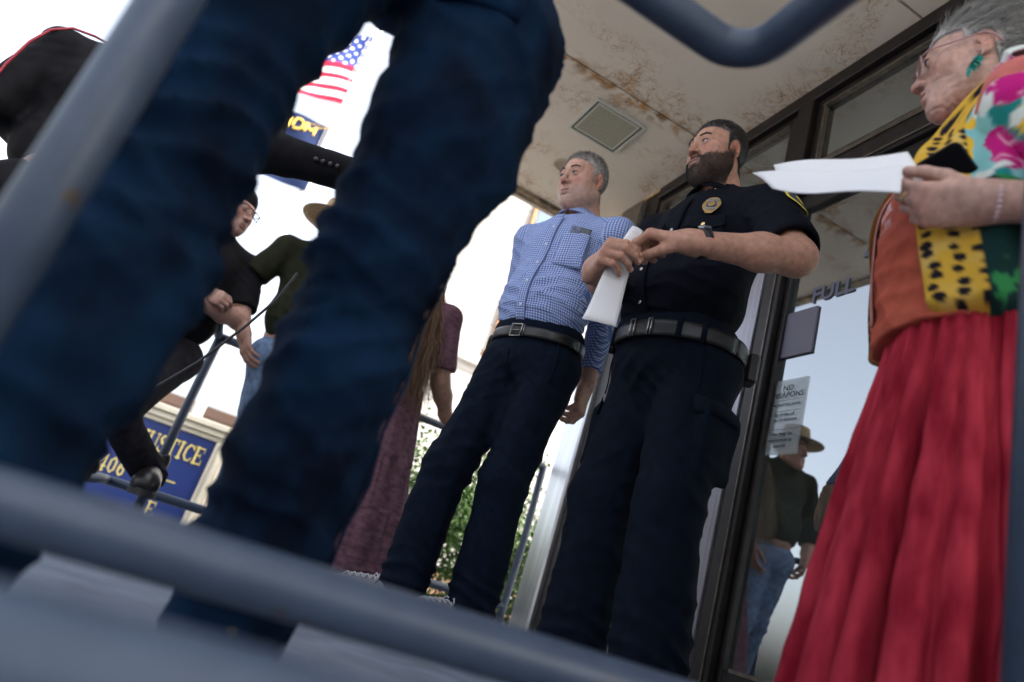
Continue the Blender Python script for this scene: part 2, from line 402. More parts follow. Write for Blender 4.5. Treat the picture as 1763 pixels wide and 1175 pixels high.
M['bronze_pale'] = mat('bronze_cover_strip', (.12, .10, .085), .35, metal=.6, var=.25, vscale=30)  # paler bronze tone of the beads, strips and column top sheet
M['alu'] = mat('brushed_aluminium', (.62, .62, .64), .28, metal=.9, var=.12, vscale=4, stretch=(12, 12, .4), bump=.08, bscale=30)
M['greypanel'] = mat('grey_metal_panel', (.30, .29, .33), .32, metal=.55, var=.12, vscale=3, stretch=(10, 10, .5), bump=.05, bscale=60)
M['glass'] = glass_material('door_glass', .34)
M['trim'] = mat('painted_beige_trim', (.48, .42, .36), .55, var=.2, vscale=20, col2=(.42, .33, .24))
M['beige'] = mat('beige_stucco', (.52, .47, .38), .85, var=.1, vscale=6, bump=.4, bscale=120)
M['grime'] = mat('grimy_wood_fascia', (.10, .065, .04), .8, var=.5, vscale=12, bump=.6, bscale=40, col2=(.33, .24, .15))
M['lens'] = mat('frosted_lamp_lens', (.22, .21, .18), .3, var=.2, vscale=120, bump=.3, bscale=150)
M['chrome'] = mat('lamp_frame_metal', (.42, .42, .40), .45, metal=.2)
M['black'] = mat('matte_black', (.008, .008, .010), .6)
M['aggregate'] = None
def aggregate():
    m = bpy.data.materials.new('exposed_aggregate'); m.use_nodes = True; t = m.node_tree; b = t.nodes['Principled BSDF']; b.inputs['Roughness'].default_value = .8
    tc = t.nodes.new('ShaderNodeTexCoord'); v = t.nodes.new('ShaderNodeTexVoronoi'); v.inputs['Scale'].default_value = 85; t.links.new(tc.outputs['Object'], v.inputs[0])
    hs = t.nodes.new('ShaderNodeSeparateColor'); t.links.new(v.outputs['Color'], hs.inputs[0]); cr = t.nodes.new('ShaderNodeValToRGB')
    e = cr.color_ramp.elements; e[0].color = (.30, .20, .12, 1); e[1].color = (.60, .55, .45, 1); e.new(.35).color = (.42, .38, .30, 1); e.new(.7).color = (.26, .26, .25, 1)
    t.links.new(hs.outputs[0], cr.inputs[0]); t.links.new(cr.outputs[0], b.inputs['Base Color'])
    bp = t.nodes.new('ShaderNodeBump'); bp.inputs['Strength'].default_value = .8; bp.inputs['Distance'].default_value = .006; bp.invert = True
    t.links.new(v.outputs['Distance'], bp.inputs['Height']); t.links.new(bp.outputs[0], b.inputs['Normal']); return m
M['aggregate'] = aggregate()
def pipe_paint():
    m = mat('grey_pipe_paint', (.040, .058, .092), .42, var=.08, vscale=30, bump=.12, bscale=80, spec=.42)
    t = m.node_tree; b = t.nodes['Principled BSDF']; src = b.inputs['Base Color'].links[0].from_socket
    tc = t.nodes.new('ShaderNodeTexCoord'); n = t.nodes.new('ShaderNodeTexNoise'); n.inputs['Scale'].default_value = 16; n.inputs['Detail'].default_value = 6; n.inputs['Roughness'].default_value = .7
    t.links.new(tc.outputs['Object'], n.inputs[0]); r = t.nodes.new('ShaderNodeMapRange'); r.inputs[1].default_value = .665; r.inputs[2].default_value = .69; t.links.new(n.outputs[0], r.inputs[0])
    mx = t.nodes.new('ShaderNodeMix'); mx.data_type = 'RGBA'; t.links.new(r.outputs[0], mx.inputs[0]); t.links.new(src, mx.inputs[6]); mx.inputs[7].default_value = (.06, .036, .024, 1)
    t.links.new(mx.outputs[2], b.inputs['Base Color']); return m
M['pipe'] = pipe_paint()

# ground and porch floor
g = MB(); g.grid([[(x, y, -.60) for y in np.linspace(-200, 200, 9)] for x in np.linspace(-200, 200, 9)])
tag(g.build('ground', mat('pale_paving', (.42, .40, .37), .9, var=.15, vscale=.8, bump=.3, bscale=20)), kind='structure')
p = MB(); p.box((-3.2, -3.0, -.60), (XW, 3.92, 0.0), .012); p.box((XW+.002, -3.0, -.60), (6.4, 3.90, -.004))
tag(p.build('porch_floor', M['concrete']), kind='structure')

# ---- the entrance building: facade of bronze frames, glass and metal panels
B = empty('entrance_building', (XW, 0, 0)); tag(B, 'bronze framed glass storefront of the entrance with doors and transom windows', 'building')
B.rotation_euler = (0, 0, 0)
def bb(name, boxes, m, parent=B, ch=.003, smooth=False):
    mb = MB(); off = np.array([XW, 0, 0])
    for lo, hi in boxes: mb.box(np.array(lo)-off, np.array(hi)-off, ch)
    return mb.build(name, m, parent, smooth)
x0, x1 = XW, XW+.11
# corner column in aluminium, with a slim groove
bb('corner_column', [((XW-.03, 3.225, .0), (XW+.12, 3.44, HS-.03))], M['alu'], ch=.01)
bb('column_top_reflection', [((XW-.034, 3.220, 2.25), (XW-.0305, 3.445, HS-.03))], M['bronze_pale'], ch=0)  # thin brown sheet painting the soffit's reflection onto the column top
bb('beam', [((XW-.0, 3.442, 2.22), (XW+.2, 3.85, HS-.002))], M['beige'], ch=.006)
def frame_rect(name, y0, y1, z0, z1, wd=.05, xo=0.0, m='bronze', dep=.07):
    return bb(name, [((XW+xo, y0, z0), (XW+xo+dep, y0+wd, z1)), ((XW+xo, y1-wd, z0), (XW+xo+dep, y1, z1)),
                     ((XW+xo+.001, y0+wd, z0), (XW+xo+dep-.001, y1-wd, z0+wd)), ((XW+xo+.001, y0+wd, z1-wd), (XW+xo+dep-.001, y1-wd, z1))], M[m])
def pane(y0, y1, z0, z1, parent=B, xo=.03):
    return bb('glass_pane', [((XW+xo, y0, z0), (XW+xo+.008, y1, z1))], M['glass'], parent, ch=0)
bb('mullion', [((XW, 3.09, 0), (x1, 3.222, HS))], M['bronze'])
bb('mullion', [((XW-.02, 1.935, 0), (x1, 2.02, HS-.075))], M['bronze'])
bb('mullion', [((XW, .86, 0), (x1, .95, HS-.075))], M['bronze'])
bb('mullion', [((XW, 2.60, .0), (x1, 2.64, HS-.075))], M['bronze'])
bb('mullion', [((XW, -.9, 0), (x1, -.82, HS-.075))], M['bronze'])
bb('head_frame', [((XW-.015, -3.0, HS-.072), (x1, 3.088, HS-.001))], M['bronze'])
bb('cover_strip', [((XW-.026, 1.958, .03), (XW-.0205, 1.964, HS-.5))], M['bronze_pale'], ch=0)
# transoms
for (a, b_) in ((2.642, 3.088), (2.05, 2.598), (.952, 1.933), (-.818, .858)):
    f = frame_rect('transom_window', a, b_, 2.165, HS-.078, .035, .01); pane(a+.03, b_-.03, 2.20, HS-.11, f)
    for o_ in (f,):
        tr_ = bb('inner_bead', [((XW+.004, a+.036, HS-.125), (XW+.028, b_-.036, HS-.116)), ((XW+.004, b_-.05, 2.205), (XW+.028, b_-.042, HS-.128))], M['bronze_pale'], f, ch=0)
bb('transom_bar', [((XW-.012, .951, 2.035), (x1, 1.934, 2.16)), ((XW-.012, -.819, 2.035), (x1, .859, 2.16)), ((XW-.004, 2.022, 2.035), (x1, 3.089, 2.16))], M['bronze'])
bb('transom_bar_edge', [((XW-.018, .951, 2.135), (XW-.0125, 1.934, 2.158)), ((XW-.018, .951, 2.052), (XW-.0125, 1.934, 2.060))], M['bronze_pale'], ch=0)
# sidelight next to the corner, the half-glazed leaf, and the grey panel
frame_rect('sidelight', 2.642, 3.088, .175, 2.033, .04); pane(2.68, 3.05, .21, 1.99)
bb('sidelight_sill', [((XW-.012, 2.642, .0), (x1, 3.088, .173))], M['greypanel'])
bb('kick_panel', [((XW+.004, 2.262, .0), (x1, 2.598, .33))], M['greypanel'])
frame_rect('half_glazed_light', 2.262, 2.598, .332, 2.033, .012, .01, 'greypanel'); pane(2.27, 2.59, .34, 2.02)
bb('metal_panel', [((XW-.006, 2.075, .0), (x1, 2.258, 2.033)), ((XW-.012, 2.047, .0), (x1, 2.072, 2.033))], M['greypanel'])
# door leaf
D_ = empty('door'); D_.parent = B
bb('door_frame', [((XW+.008, 1.906, .03), (XW+.06, 1.932, 2.030)), ((XW+.008, .953, .03), (XW+.06, 1.02, 2.030)), ((XW+.009, 1.021, .03), (XW+.059, 1.905, .175)), ((XW+.009, 1.021, 1.955), (XW+.059, 1.905, 2.030))], M['bronze'], D_)
bb('glass_pane', [((XW+.03, 1.02, .176), (XW+.038, 1.905, 1.954))], M['glass'], D_, ch=0)
bb('bottom_bead', [((XW+.002, 1.03, .168), (XW+.0075, 1.87, .180))], M['bronze_pale'], D_, ch=0)
bb('threshold', [((XW-.05, .95, .0), (XW+.1, 1.934, .028))], M['alu'], D_)
# second door leaf beyond the lady
frame_rect('door_frame', -.818, .858, .03, 2.033, .07, .008); pane(-.75, .79, .1, 1.97)
# interior of the vestibule
M['interior'] = mat('interior_plaster', (.50, .52, .47), .8, var=.08, vscale=3)
bb('vestibule_floor', [((XW+.12, -2.9, -.002), (6.3, 3.42, .002))], mat('vestibule_tile', (.60, .60, .57), .5, var=.12, vscale=12), ch=0)
bb('vestibule_ceiling', [((XW+.12, -2.9, 2.5), (6.3, 3.42, 2.56))], M['interior'], ch=0)
bb('aggregate_wall', [((2.80, 2.50, .003), (2.9, 2.86, 2.498)), ((2.80, 2.95, .003), (2.9, 3.40, .42))], M['aggregate'], ch=0)
bb('inner_door_stile', [((2.42, 2.532, .003), (2.47, 2.575, 2.497)), ((2.80, 2.87, .003), (2.88, 2.94, 2.497)), ((2.30, 1.7, .003), (2.38, 1.8, 2.497))], M['bronze'])
bb('inner_bright_bead', [((2.40, 2.578, .003), (2.412, 2.590, 2.497))], mat('white_weatherstrip', (.85, .85, .82), .4), ch=0)
bb('inner_panel', [((2.45, 2.38, .25), (2.50, 2.53, 2.49))], M['interior'], ch=.01)
bb('inner_sill', [((2.78, 2.945, .421), (2.94, 3.40, .47))], mat('pale_sill', (.6, .6, .56), .5))
bb('rear_wall', [((6.3, -3.0, 2.4), (6.4, 3.4, 2.56))], M['interior'], ch=0)  # header only; wall below left out so sunlight brightens the vestibule
bb('side_wall', [((4.6, 3.43, 0), (6.4, 3.5, 2.56))], M['beige'], ch=0)
bb('unseen_upper_wall', [((XW+.01, -14.0, HS+.13), (XW+.3, 3.44, 6.2)), ((XW+.3, -14, 6.0), (4.6, 3.44, 6.2))], M['beige'], ch=0)  # out of view; wall height and roof depth set to shade the porch
bb('front_wall', [((XW, -14.0, -.6), (XW+.3, -3.02, HS+.128))], M['aggregate'], ch=0)
# notices on the door glass
xg = XW+.026
bb('notice_board', [((XW+.020, 1.762, 1.288), (XW+.0285, 1.930, 1.478))], mat('purple_grey_board', (.13, .115, .16), .42, var=.05), ch=.001)
wm = mat('frosted_notice', (.55, .60, .62), .5); N_ = wm.node_tree
b_ = N_.nodes['Principled BSDF']; b_.inputs['Alpha'].default_value = .30
nc = bb('no_weapons_notice', [((xg, 1.757, .905), (xg+.0012, 1.925, 1.195))], wm, ch=0)
tm = mat('dark_lettering', (.04, .05, .06), .5)
TXM = lambda y, z: frame((0, -1, 0), (0, 0, 1), (-1, 0, 0), (xg-.0012-XW, y, z))
for s_, sz, z in (('NO', .032, 1.150), ('WEAPONS', .0315, 1.122), ('Beyond this point', .0185, 1.090), ('By order of', .0195, 1.050), ('City Ordinance', .0195, 1.030), ('You may be', .0215, .975), ('subjected to', .0215, .952), ('search', .0215, .930)):
    text_obj('lettering', s_, sz, tm, nc, .0004, TXM(1.842, z))
lt = MB()
for z in (1.112, 1.070, .9995): lt.box((xg-.0008-XW, 1.770, z-.0005), (xg-.0001-XW, 1.912, z+.0005))
lt.build('rule_lines', tm, nc)
vm_ = mat('purple_vinyl', (.10, .10, .15), .5)
text_obj('door_lettering', 'FULL', .088, vm_, B, .0006, TXM(1.71, 1.500), bold=.002)
text_obj('door_lettering', '4', .088, vm_, B, .0006, TXM(1.575, 1.610), bold=.002)

# ---- porch canopy with soffit, joints, fascia
K = empty('porch_canopy', (0, 0, HS)); tag(K, 'water stained soffit canopy over the porch', 'canopy')
def kb(name, boxes, m, ch=.002):
    mb = MB()
    for lo, hi in boxes: mb.box(np.array(lo)-[0, 0, HS], np.array(hi)-[0, 0, HS], ch)
    return mb.build(name, m, K)
kb('soffit_board', [((.36, 2.588, HS), (XW-.0005, 3.80, HS+.02)), ((.36, 1.45, HS), (XW-.0005, 2.576, HS+.02)), ((.36, -3, HS), (XW-.0005, 1.438, HS+.02))], M['soffit'], .001)
kb('soffit_joint', [((.36, 2.5765, HS+.008), (XW, 2.5875, HS+.018))], M['trim'], 0); kb('soffit_joint', [((.36, 1.4385, HS+.008), (XW, 1.4495, HS+.018))], M['trim'], 0)
kb('fascia', [((.30, 3.803, HS-.02), (XW+.2, 3.86, HS+.20)), ((.30, -3, HS-.02), (.357, 3.80, HS+.2))], M['grime'])
kb('edge_trim', [((.30, 3.862, HS-.03), (XW+.2, 3.895, HS+.21))], M['trim'])
kb('wall_trim', [((XW-.012, -3, HS-.010), (XW-.001, 3.80, HS-.0005))], mat('ochre_edge_bead', (.42, .29, .14), .6, var=.35, vscale=30), .001)
kb('roof_slab', [((.36, -3, HS+.022), (XW+.3, 3.80, HS+.12))], M['grime'])
# recessed square lamp
Lp = empty('recessed_lamp', (1.153, 2.872, HS)); tag(Lp, 'square recessed lamp with frosted lens in the stained soffit', 'ceiling lamp')
fr_ = MB()
for a, b2, h in ((.157, .145, .012), (.132, .122, .008)):
    for sx, sy in ((1, 0), (-1, 0), (0, 1), (0, -1)):
        if sx: fr_.box((min(sx*a, sx*b2), -a, -h), (max(sx*a, sx*b2), a, -.0005))
        else: fr_.box((-b2, min(sy*a, sy*b2), -h), (b2, max(sy*a, sy*b2), -.0005))
fr_.build('frame', M['chrome'], Lp)
g_ = MB(); g_.box((-.145, -.145, -.004), (.145, .145, -.001)); g_.build('shadow_gap', M['black'], Lp)
l_ = MB(); l_.box((-.122, -.122, -.007), (.122, .122, -.0045)); l_.build('lens', M['lens'], Lp)
Rl = empty('round_vent', (1.149, 3.365, HS)); tag(Rl, 'small round louvred vent in the soffit above the man in the checked shirt', 'vent')
v_ = MB(); v_.tube([(math.cos(t)*.052, math.sin(t)*.052, -.004) for t in np.arange(24)*math.pi/12], .005, 8, closed=True); v_.build('ring', M['trim'], Rl, True)
v_ = MB(); v_.tube([(0, 0, -.0008), (0, 0, -.003)], .05, 24); v_.build('back_plate', M['lens'], Rl)
for i in range(9):
    y = -.04+i*.01; h = math.sqrt(.05**2-y*y); v_ = MB(); v_.box((-h, y-.002, -.007), (h, y+.002, -.0032)); v_.build('slat', M['trim'], Rl)

# ---- railings
def rail(name, label, paths, r, parts=('rail',), group=None):
    o = empty(name, tuple(paths[0][1][0])); tag(o, label, 'railing', group); c = np.array(paths[0][1][0])
    for nm, pts in paths:
        mb = MB(); mb.tube([np.array(q)-c for q in pts], r, 20); mb.build(nm, M['pipe'], o, True)
    return o
def arc(c, r, a0, a1, ux, uy, n=8):
    c, ux, uy = map(lambda q: np.array(q, float), (c, ux, uy)); return [c+r*(math.cos(t)*ux+math.sin(t)*uy) for t in np.linspace(a0, a1, n)]
RF = .024; YF = .60
corner = arc((.345, YF-.055, .895), .055, 0, math.pi/2, (0, 1, 0), (1, 0, 0), 10)
rail('foreground_railing', 'blurred grey pipe railing right in front of the camera', [
    ('bottom_rail', [(-.9, YF, .136), (-.186, YF, .136), (.5, YF, .134), (1.2, YF, .133)]),
    ('top_rail', [(-.9, YF, .895), (0, YF, .895)]+corner+[(.40, -.3, .895)]),
    ('post', [(-.186, YF-.002, .0), (-.186, YF-.002, .90)]),
    ('foot_rail', [(-.9, .28, .113), (.2, .285, .113), (.9, .29, .112)]),
    ], RF)
rail('handrail_post', 'out of focus grey pipe post at the right edge beside the old woman', [('post', [(.782, .455, .0), (.782, .455, .93), (.782, .44, .975), (.782, .40, .99), (.782, -.2, .99)])], RF)
YB = 3.80
rail('porch_railing', 'grey pipe railing along the far edge of the porch above the garden', [
    ('top_rail', [(-.19, YB, .955), (.5, YB, .955), (1.79, YB, .955)]),
    ('bottom_rail', [(-.75, YB, .125), (.5, YB, .125), (1.79, YB, .125)]),
    ('post', [(-.19, YB, 0), (-.19, YB, .96)]),
    ('post', [(1.79, YB, 0), (1.79, YB, .12), (1.80, YB-.0, .5), (1.79, YB, .96)]),
    ('side_rail', [(-.19, YB, .955), (-.20, YB-.02, .955), (-.21, YB-.3, .956)]),
    ], .022)
rail('side_railing', 'chipped grey pipe railing with a bent lower rail under the black boot', [
    ('lower_rail', [(-.60, 3.45, .10), (-.45, 3.55, .105), (-.40, 3.60, .118), (-.38, 3.66, .125), (-.372, 3.78, .126)]),
    ('stub_post', [(-.50, 3.64, 0), (-.50, 3.64, .15), (-.60, 3.55, .22)]),
    ], .022)
# ================================================================= PEOPLE
M['skin'] = mat('skin', (.5,.3,.22), .55, attr='Col', sss=.05, var=.16, vscale=70, bump=.4, bscale=260, bdist=.0014, spec=.4)
M['skin_old'] = mat('aged_skin', (.5,.3,.22), .5, attr='Col', sss=.10, var=.16, vscale=90, bump=.45, bscale=110, bdist=.002, spec=.4, stretch=(1, 1, .55))
M['eye'] = mat('eye', (.6,.55,.52), .22, attr='Col', spec=.3)
M['hair'] = mat('hair', (.1,.08,.07), .45, attr='Col', spec=.4)
def head_sdf(q):
    """face towards -Y, origin between the ears. q: shape numbers"""
    w = q.get('w', 1.0); jw = q.get('jaw', 1.0); fat = q.get('fat', 0.0); nz = q.get('nose', 1.0)
    s = SDF()
    s.u(ell((0, .018, .045), (.077*w, .098, .086)))
    s.u(ell((0, -.030, -.015), (.066*w, .064, .088)), .03)
    for e in (-1, 1):
        s.u(cone((e*.050*w*jw, .002, -.058), (e*.012, -.070, -.098), .024+fat*.3, .022), .035)
        s.u(ell((e*.047*w, -.055, -.016), (.022, .020, .020)), .025)
        if fat: s.u(ell((e*.045*w, -.035, -.062), (.028, .034, .036)), .03)
    ck = q.get('chin', 1.0); s.u(ell((0, -.076+.03*(1-ck), -.102), (.024*ck, .021*ck, .019*ck)), .022)
    s.u(ell((0, -.075, -.060), (.037*w, .024, .033)), .022)
    for e in (-1, 1): s.u(cone((e*.010, -.0860, .031), (e*.044, -.0735, .033), .0110, .0085), .014)
    for e in (-1, 1): s.sub(ell((e*.032, -.1035, .010), (.0185, .0205, .0135)), .012); s.sub(ell((e*.040, -.098, -.046), (.016, .010, .018)), .02)
    s.u(cone((0, -.0875, .022), (0, -.1125*nz, -.021), .0062, .0098), .011)
    s.u(ell((0, -.1135-.1*(nz-1), -.027), (.0125, .012, .0105)), .008)
    for e in (-1, 1):
        s.u(ell((e*.0135, -.1005, -.029), (.0085, .0115, .008)), .007)
        s.sub(ell((e*.0065, -.1085, -.0375), (.0042, .0062, .005)), .003)
        s.u(ell((e*.032, -.0795, .009), (.0150, .0145, .0148)), .006)
        s.sub(ell((e*.032, -.0965, .0085), (.0138, .0100, .0050)), .002)
    # mouth
    op = q.get('open', 0.0)
    s.u(ell((0, -.085, -.064), (.028, .016, .018)), .012)
    lo_ = q.get('lipout', 0); s.u(ell((0, -.0955-lo_, -.0575+op*.6), (.021, .0095, .0060)), .004)
    s.u(ell((0, -.0945-lo_, -.0700-op), (.018, .0095, .0070)), .004)
    s.sub(ell((0, -.105, -.0632-op*.2), (.024, .0160, .0013+op*.8)), .0015)
    s.sub(ell((0, -.1025, -.0810-op), (.018, .006, .004)), .008)
    s.sub(ell((0, -.1090, -.047), (.003, .010, .010)), .006)
    # ears
    for e in (-1, 1):
        R = rotm((0, 0, 1), e*.38)@rotm((1, 0, 0), -.18)
        s.u(ell((e*.079*w, .012, -.002), (.0065, .0185, .0310), R), .006)
        s.sub(ell((e*.0855*w, .007, .000), (.0062, .0105, .0185), R), .004)
        s.sub(ell((e*.081*w, -.003, -.006), (.005, .006, .006), R), .004)
        s.u(ell((e*.081*w, .002, -.026), (.0055, .0085, .0095), R), .006)
    # neck
    s.u(cone((0, .022, -.055), (0, .040, -.165), .050+fat*.3+q.get('neck', 0), .056+fat*.4+q.get('neck', 0)), .03)
    if q.get('dchin'): s.u(ell((0, -.028, -.108), (.038, .040, .024)), .03)
    return s
def blob(P, c, r):
    d = (((P-A3(*c))/A3(*r))**2).sum(1); return np.exp(-d*1.2)
def mixc(C, col, w_): return C*(1-w_[:, None])+np.array(col)*w_[:, None]
def sstep(x, a, b): t = np.clip((x-a)/(b-a), 0, 1); return t*t*(3-2*t)
def skin_cols(P, q):
    C = np.tile(np.array(q.get('skin', (.50, .29, .21))), (len(P), 1)); red = np.array([C[0, 0]*1.02, C[0, 1]*.62, C[0, 2]*.60]); X = np.abs(P[:, 0]); Pm = np.column_stack([X, P[:, 1], P[:, 2]])
    C = mixc(C, red, .55*blob(Pm, (.042, -.075, -.018), (.022, .03, .02)))
    C = mixc(C, red, .65*blob(Pm, (0, -.118, -.028), (.018, .016, .016)))
    C = mixc(C, red, .70*blob(Pm, (.084, .012, .0), (.014, .026, .034)))
    C = mixc(C, red, .35*blob(Pm, (0, .0, -.14), (.07, .08, .05)))
    C *= (1+.10*fbm(P, 90, 3)+.10*fbm(P, 18, 5))[:, None]; C *= (1-.30*blob(Pm, (.032, -.10, .006), (.018, .03, .014))-.18*blob(Pm, (.034, -.09, -.045), (.010, .03, .022)))[:, None]  # eye sockets and mouth folds darkened: shade painted into the skin
    st = q.get('stubble', 0)
    if st:
        jawm = sstep(-P[:, 2], .030, .055)*sstep(-P[:, 1], -.015, .02)*sstep(P[:, 2], -.128, -.112)*(1-blob(Pm, (0, -.1, -.064), (.020, .02, .009)))
        C = mixc(C, q.get('stub_col', (.22, .17, .15)), jawm*st*(.75+.25*vnoise(P, 420, 8)))
    lip = np.clip(blob(Pm, (0, -.098, -.0575), (.0185, .014, .0052))+blob(Pm, (0, -.097, -.0700), (.0165, .014, .0060)), 0, 1)
    C = mixc(C, q.get('lip', (.40, .17, .15)), .75*lip)
    C = mixc(C, (.05, .015, .012), sstep(blob(Pm, (0, -.092, -.0634), (.021, .012, .0016)), .45, .9)*.85)
    # eyebrows
    bz = .0325+.006*np.sin((X-.014)/.036*math.pi).clip(0); bw = sstep(X, .012, .018)*(1-sstep(X, .046, .053))*np.exp(-((P[:, 2]-bz)/.0042)**2)*(P[:, 1] < -.05)
    C = mixc(C, q.get('brow', (.09, .06, .045)), np.clip(bw*q.get('browk', .9)*(.7+.5*vnoise(P*[1, 1, .4], 600, 4)), 0, 1))
    # eye rims
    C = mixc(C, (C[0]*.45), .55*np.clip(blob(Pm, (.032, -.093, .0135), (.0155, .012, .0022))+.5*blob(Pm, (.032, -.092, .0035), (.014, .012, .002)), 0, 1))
    return C
def hair_region(P, q):
    """mask of the scalp: 1 inside the haircut"""
    X = np.abs(P[:, 0]); z, y = P[:, 2], P[:, 1]
    hl = q.get('hairline', .075)                                       # height of the front line
    front = z-(hl-.012*(X/.07)**2)+np.clip(y+.085, 0, .2)*-0.0
    line = np.where(y < -.02, z-(hl-(y+.08).clip(0)*q.get('temple', .55)), z-(.045-.85*(y+.02).clip(0)*1.0))
    line = np.where((y > -.022) & (y < .004), z-q.get('sideburn', -.012), line)           # sideburn
    line = np.where((y >= .004) & (y < .030), z-(.028), line)
    line = np.where(y >= .030, z-(-.072+.0*y), line)
    ear = np.clip(((y-.012)/.026)**2+((z+.002)/.038)**2, 0, 9); earm = (ear < 1) & (X > .066*q.get('w', 1))
    return sstep(line, -.004, .004)*(z > -.085)*(~earm)
def make_head(q, parent, T, v=.0028):
    """T: (R, t) from head space to the person's space. returns head mesh arrays for joining and adds hair, eyes"""
    s = head_sdf(q); R, t = T
    V, Fs = surfnet(s, (-.112, -.145, -.155), (.112, .125, .145), v, 1)
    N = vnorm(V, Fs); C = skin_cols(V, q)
    if q.get('wrinkle'):
        wk = q['wrinkle']; X = np.abs(V[:, 0]); Pm = np.column_stack([X, V[:, 1], V[:, 2]])
        d = -np.abs(fbm(V*[1, 1, 1.5], 38, 21, 2))*.0013
        d += -.0022*np.exp(-((Pm[:, 2]+.045+.55*(X-.033))/.004)**2)*np.exp(-((X-.036)/.014)**2)*(V[:, 1] < -.03)
        d += -.0016*np.maximum(0, np.sin(V[:, 2]*520+V[:, 1]*240+2*vnoise(V, 30, 3)))*sstep(-V[:, 2], .10, .12)
        d += -.0014*np.maximum(0, np.sin(V[:, 2]*700+X*300))*blob(Pm, (.062, -.05, .005), (.016, .02, .02))
        V = V+N*(d*wk)[:, None]; C *= (1+d*wk*90)[:, None].clip(.6, 1.1)
    if q.get('beard'):
        bc = q['beard']; X = np.abs(V[:, 0]); z, y = V[:, 2], V[:, 1]
        Pm = np.column_stack([X, y, z])
        # side edge line of the beard
        top = np.where(y < -.055, -.040-.25*(-.055-y).clip(0, .1)*0, -.043+(y+.055)*.75)
        bm = sstep(top-z+.007*vnoise(V, 150, 2), -.013, .011)*sstep(.004-y, 0, .012)*sstep(z, -.140, -.122)
        bm = np.maximum(bm, (np.exp(-((z+.0475)/.007)**2)*(X < .030)*(y < -.08)*.95))
        bm *= 1-blob(Pm, (0, -.1, -.0645), (.020, .022, .0085))*1.0
        bm = np.where((X < .012) & (z > -.044), 0, bm); C = C*(1-(bm*.93*(.85+.15*vnoise(V, 300, 4)))[:, None])+(np.array(bc)*(1+.5*vnoise(V, 350, 6))[:, None])*(bm*.93)[:, None]; V = V+N*(bm*.002)[:, None]
        q['_bm'] = (V.copy(), N.copy(), bm)
    # eyes
    ev, ef, ec = [], [], []; gz = A3(*q.get('gaze', (0, -1, 0))); gz /= np.linalg.norm(gz)
    for e in (-1, 1):
        mb = MB(); mb.ell((0, 0, 0), (.0122, .0122, .0122), 28); Q = np.vstack(mb.v)
        a = (Q@gz)/.0122; col = np.tile([.46, .40, .38], (len(Q), 1)); col[a > .82] = q.get('iris', (.10, .13, .15)); col[a > .955] = (.01, .01, .01)
        Q = (Q+[e*.032, -.0800, .0088])@R.T+t; mesh_obj('eye', Q, mb.f, M['eye'], parent, True, col)
    lm = MB(); hb = []
    for e in (-1, 1):
        lm = MB()
        for sg, hh, rr_ in ((1, .0049, .0011),):
            P_ = []
            for xx in np.linspace(-.0130, .0130, 11): zz = sg*hh*math.sqrt(max(0, 1-(xx/.0134)**2)); P_.append((e*.032+xx, -.0795-math.sqrt(max(1e-6, .0152**2-xx*xx-zz*zz)), .0087+zz))
            lm.tube(np.array(P_)@R.T+t, rr_, 6)
        if v < .0032: mesh_obj('eyelashes', np.vstack(lm.v), lm.f, M['black'], parent, True)
    rgb_ = np.random.default_rng(11); nb = 260
    if v < .0032:
        xx = rgb_.uniform(.013, .050, nb)*1.0; e_ = rgb_.choice([-1, 1], nb); z_ = .0325+.006*np.sin(((xx-.014)/.036*math.pi).clip(0, 3.14))+rgb_.normal(0, .0016, nb); P_ = np.column_stack([e_*xx, np.full(nb, -.20), z_]); Q_, N_b = marchv(s, P_, np.tile([0, 1.0, 0], (nb, 1)), .3)
        sv, sf, kk = ribbons(Q_, np.column_stack([e_*.9, -.35+0*xx, .25-.4*(xx > .035)]), .008, .0010, 3, (0, .2, -.3), seed=3, jitter=.2); mesh_obj('eyebrows', sv@R.T+t, sf, M['hair'], parent, False, np.tile(np.array(q.get('brow', (.09, .06, .045)))*.9, (len(sv), 1)))
    if q.get('open'):
        mb = MB()
        for i in range(-4, 5): mb.ell((i*.0046, -.0905+abs(i)**2*.0007, -.0605), (.0026, .002, .0048), 8)
        o = mb; Q = np.vstack(mb.v)@R.T+t; mesh_obj('teeth', Q, mb.f, M['teeth'], parent, True)
    # hair cap + strands
    if q.get('hair'):
        h = q['hair']; k = hair_region(V, q); th = h.get('thick', .004)
        hm = (k > .52); fm = hm[Fs].all(1); keep = np.unique(Fs[fm]); mp = -np.ones(len(V), int); mp[keep] = np.arange(len(keep))
        top = sstep(V[:, 2], .04, .11); T_ = th*(1+h.get('top', .8)*top)
        HV = V+N*((T_*(2*k-1))*(1+h.get('lump', .25)*fbm(V*[1.5, .5, 1], 120, 9, 2)))[:, None]
        C = mixc(C, np.array(h['col'])*.6+np.array(h.get('col2', h['col']))*.3, hair_region(V+N*0+[0, 0, .002], q)*.85)
        greyn = h.get('grey', 0); hc = np.tile(np.array(h['col']), (len(V), 1)); g2 = np.array(h.get('col2', (.4, .4, .4)))
        gm = np.clip(greyn+h.get('greyside', 0)*sstep(-V[:, 1], -.04, .03)*sstep(-V[:, 2], -.11, -.06)+.3*fbm(V*[2, .6, 1], 150, 12, 2), 0, 1)
        hc = mixc(hc, g2, gm); hc *= (1+.35*vnoise(V*[2, .5, 2], 300, 14))[:, None]
        ho = mesh_obj('hair', HV[keep]@R.T+t, mp[Fs[fm]], M['hair'], parent, True, hc[keep])
        n = h.get('n', 3500); ids = RNG.choice(keep, n); flow = A3(*h.get('flow', (0, .5, .4)))
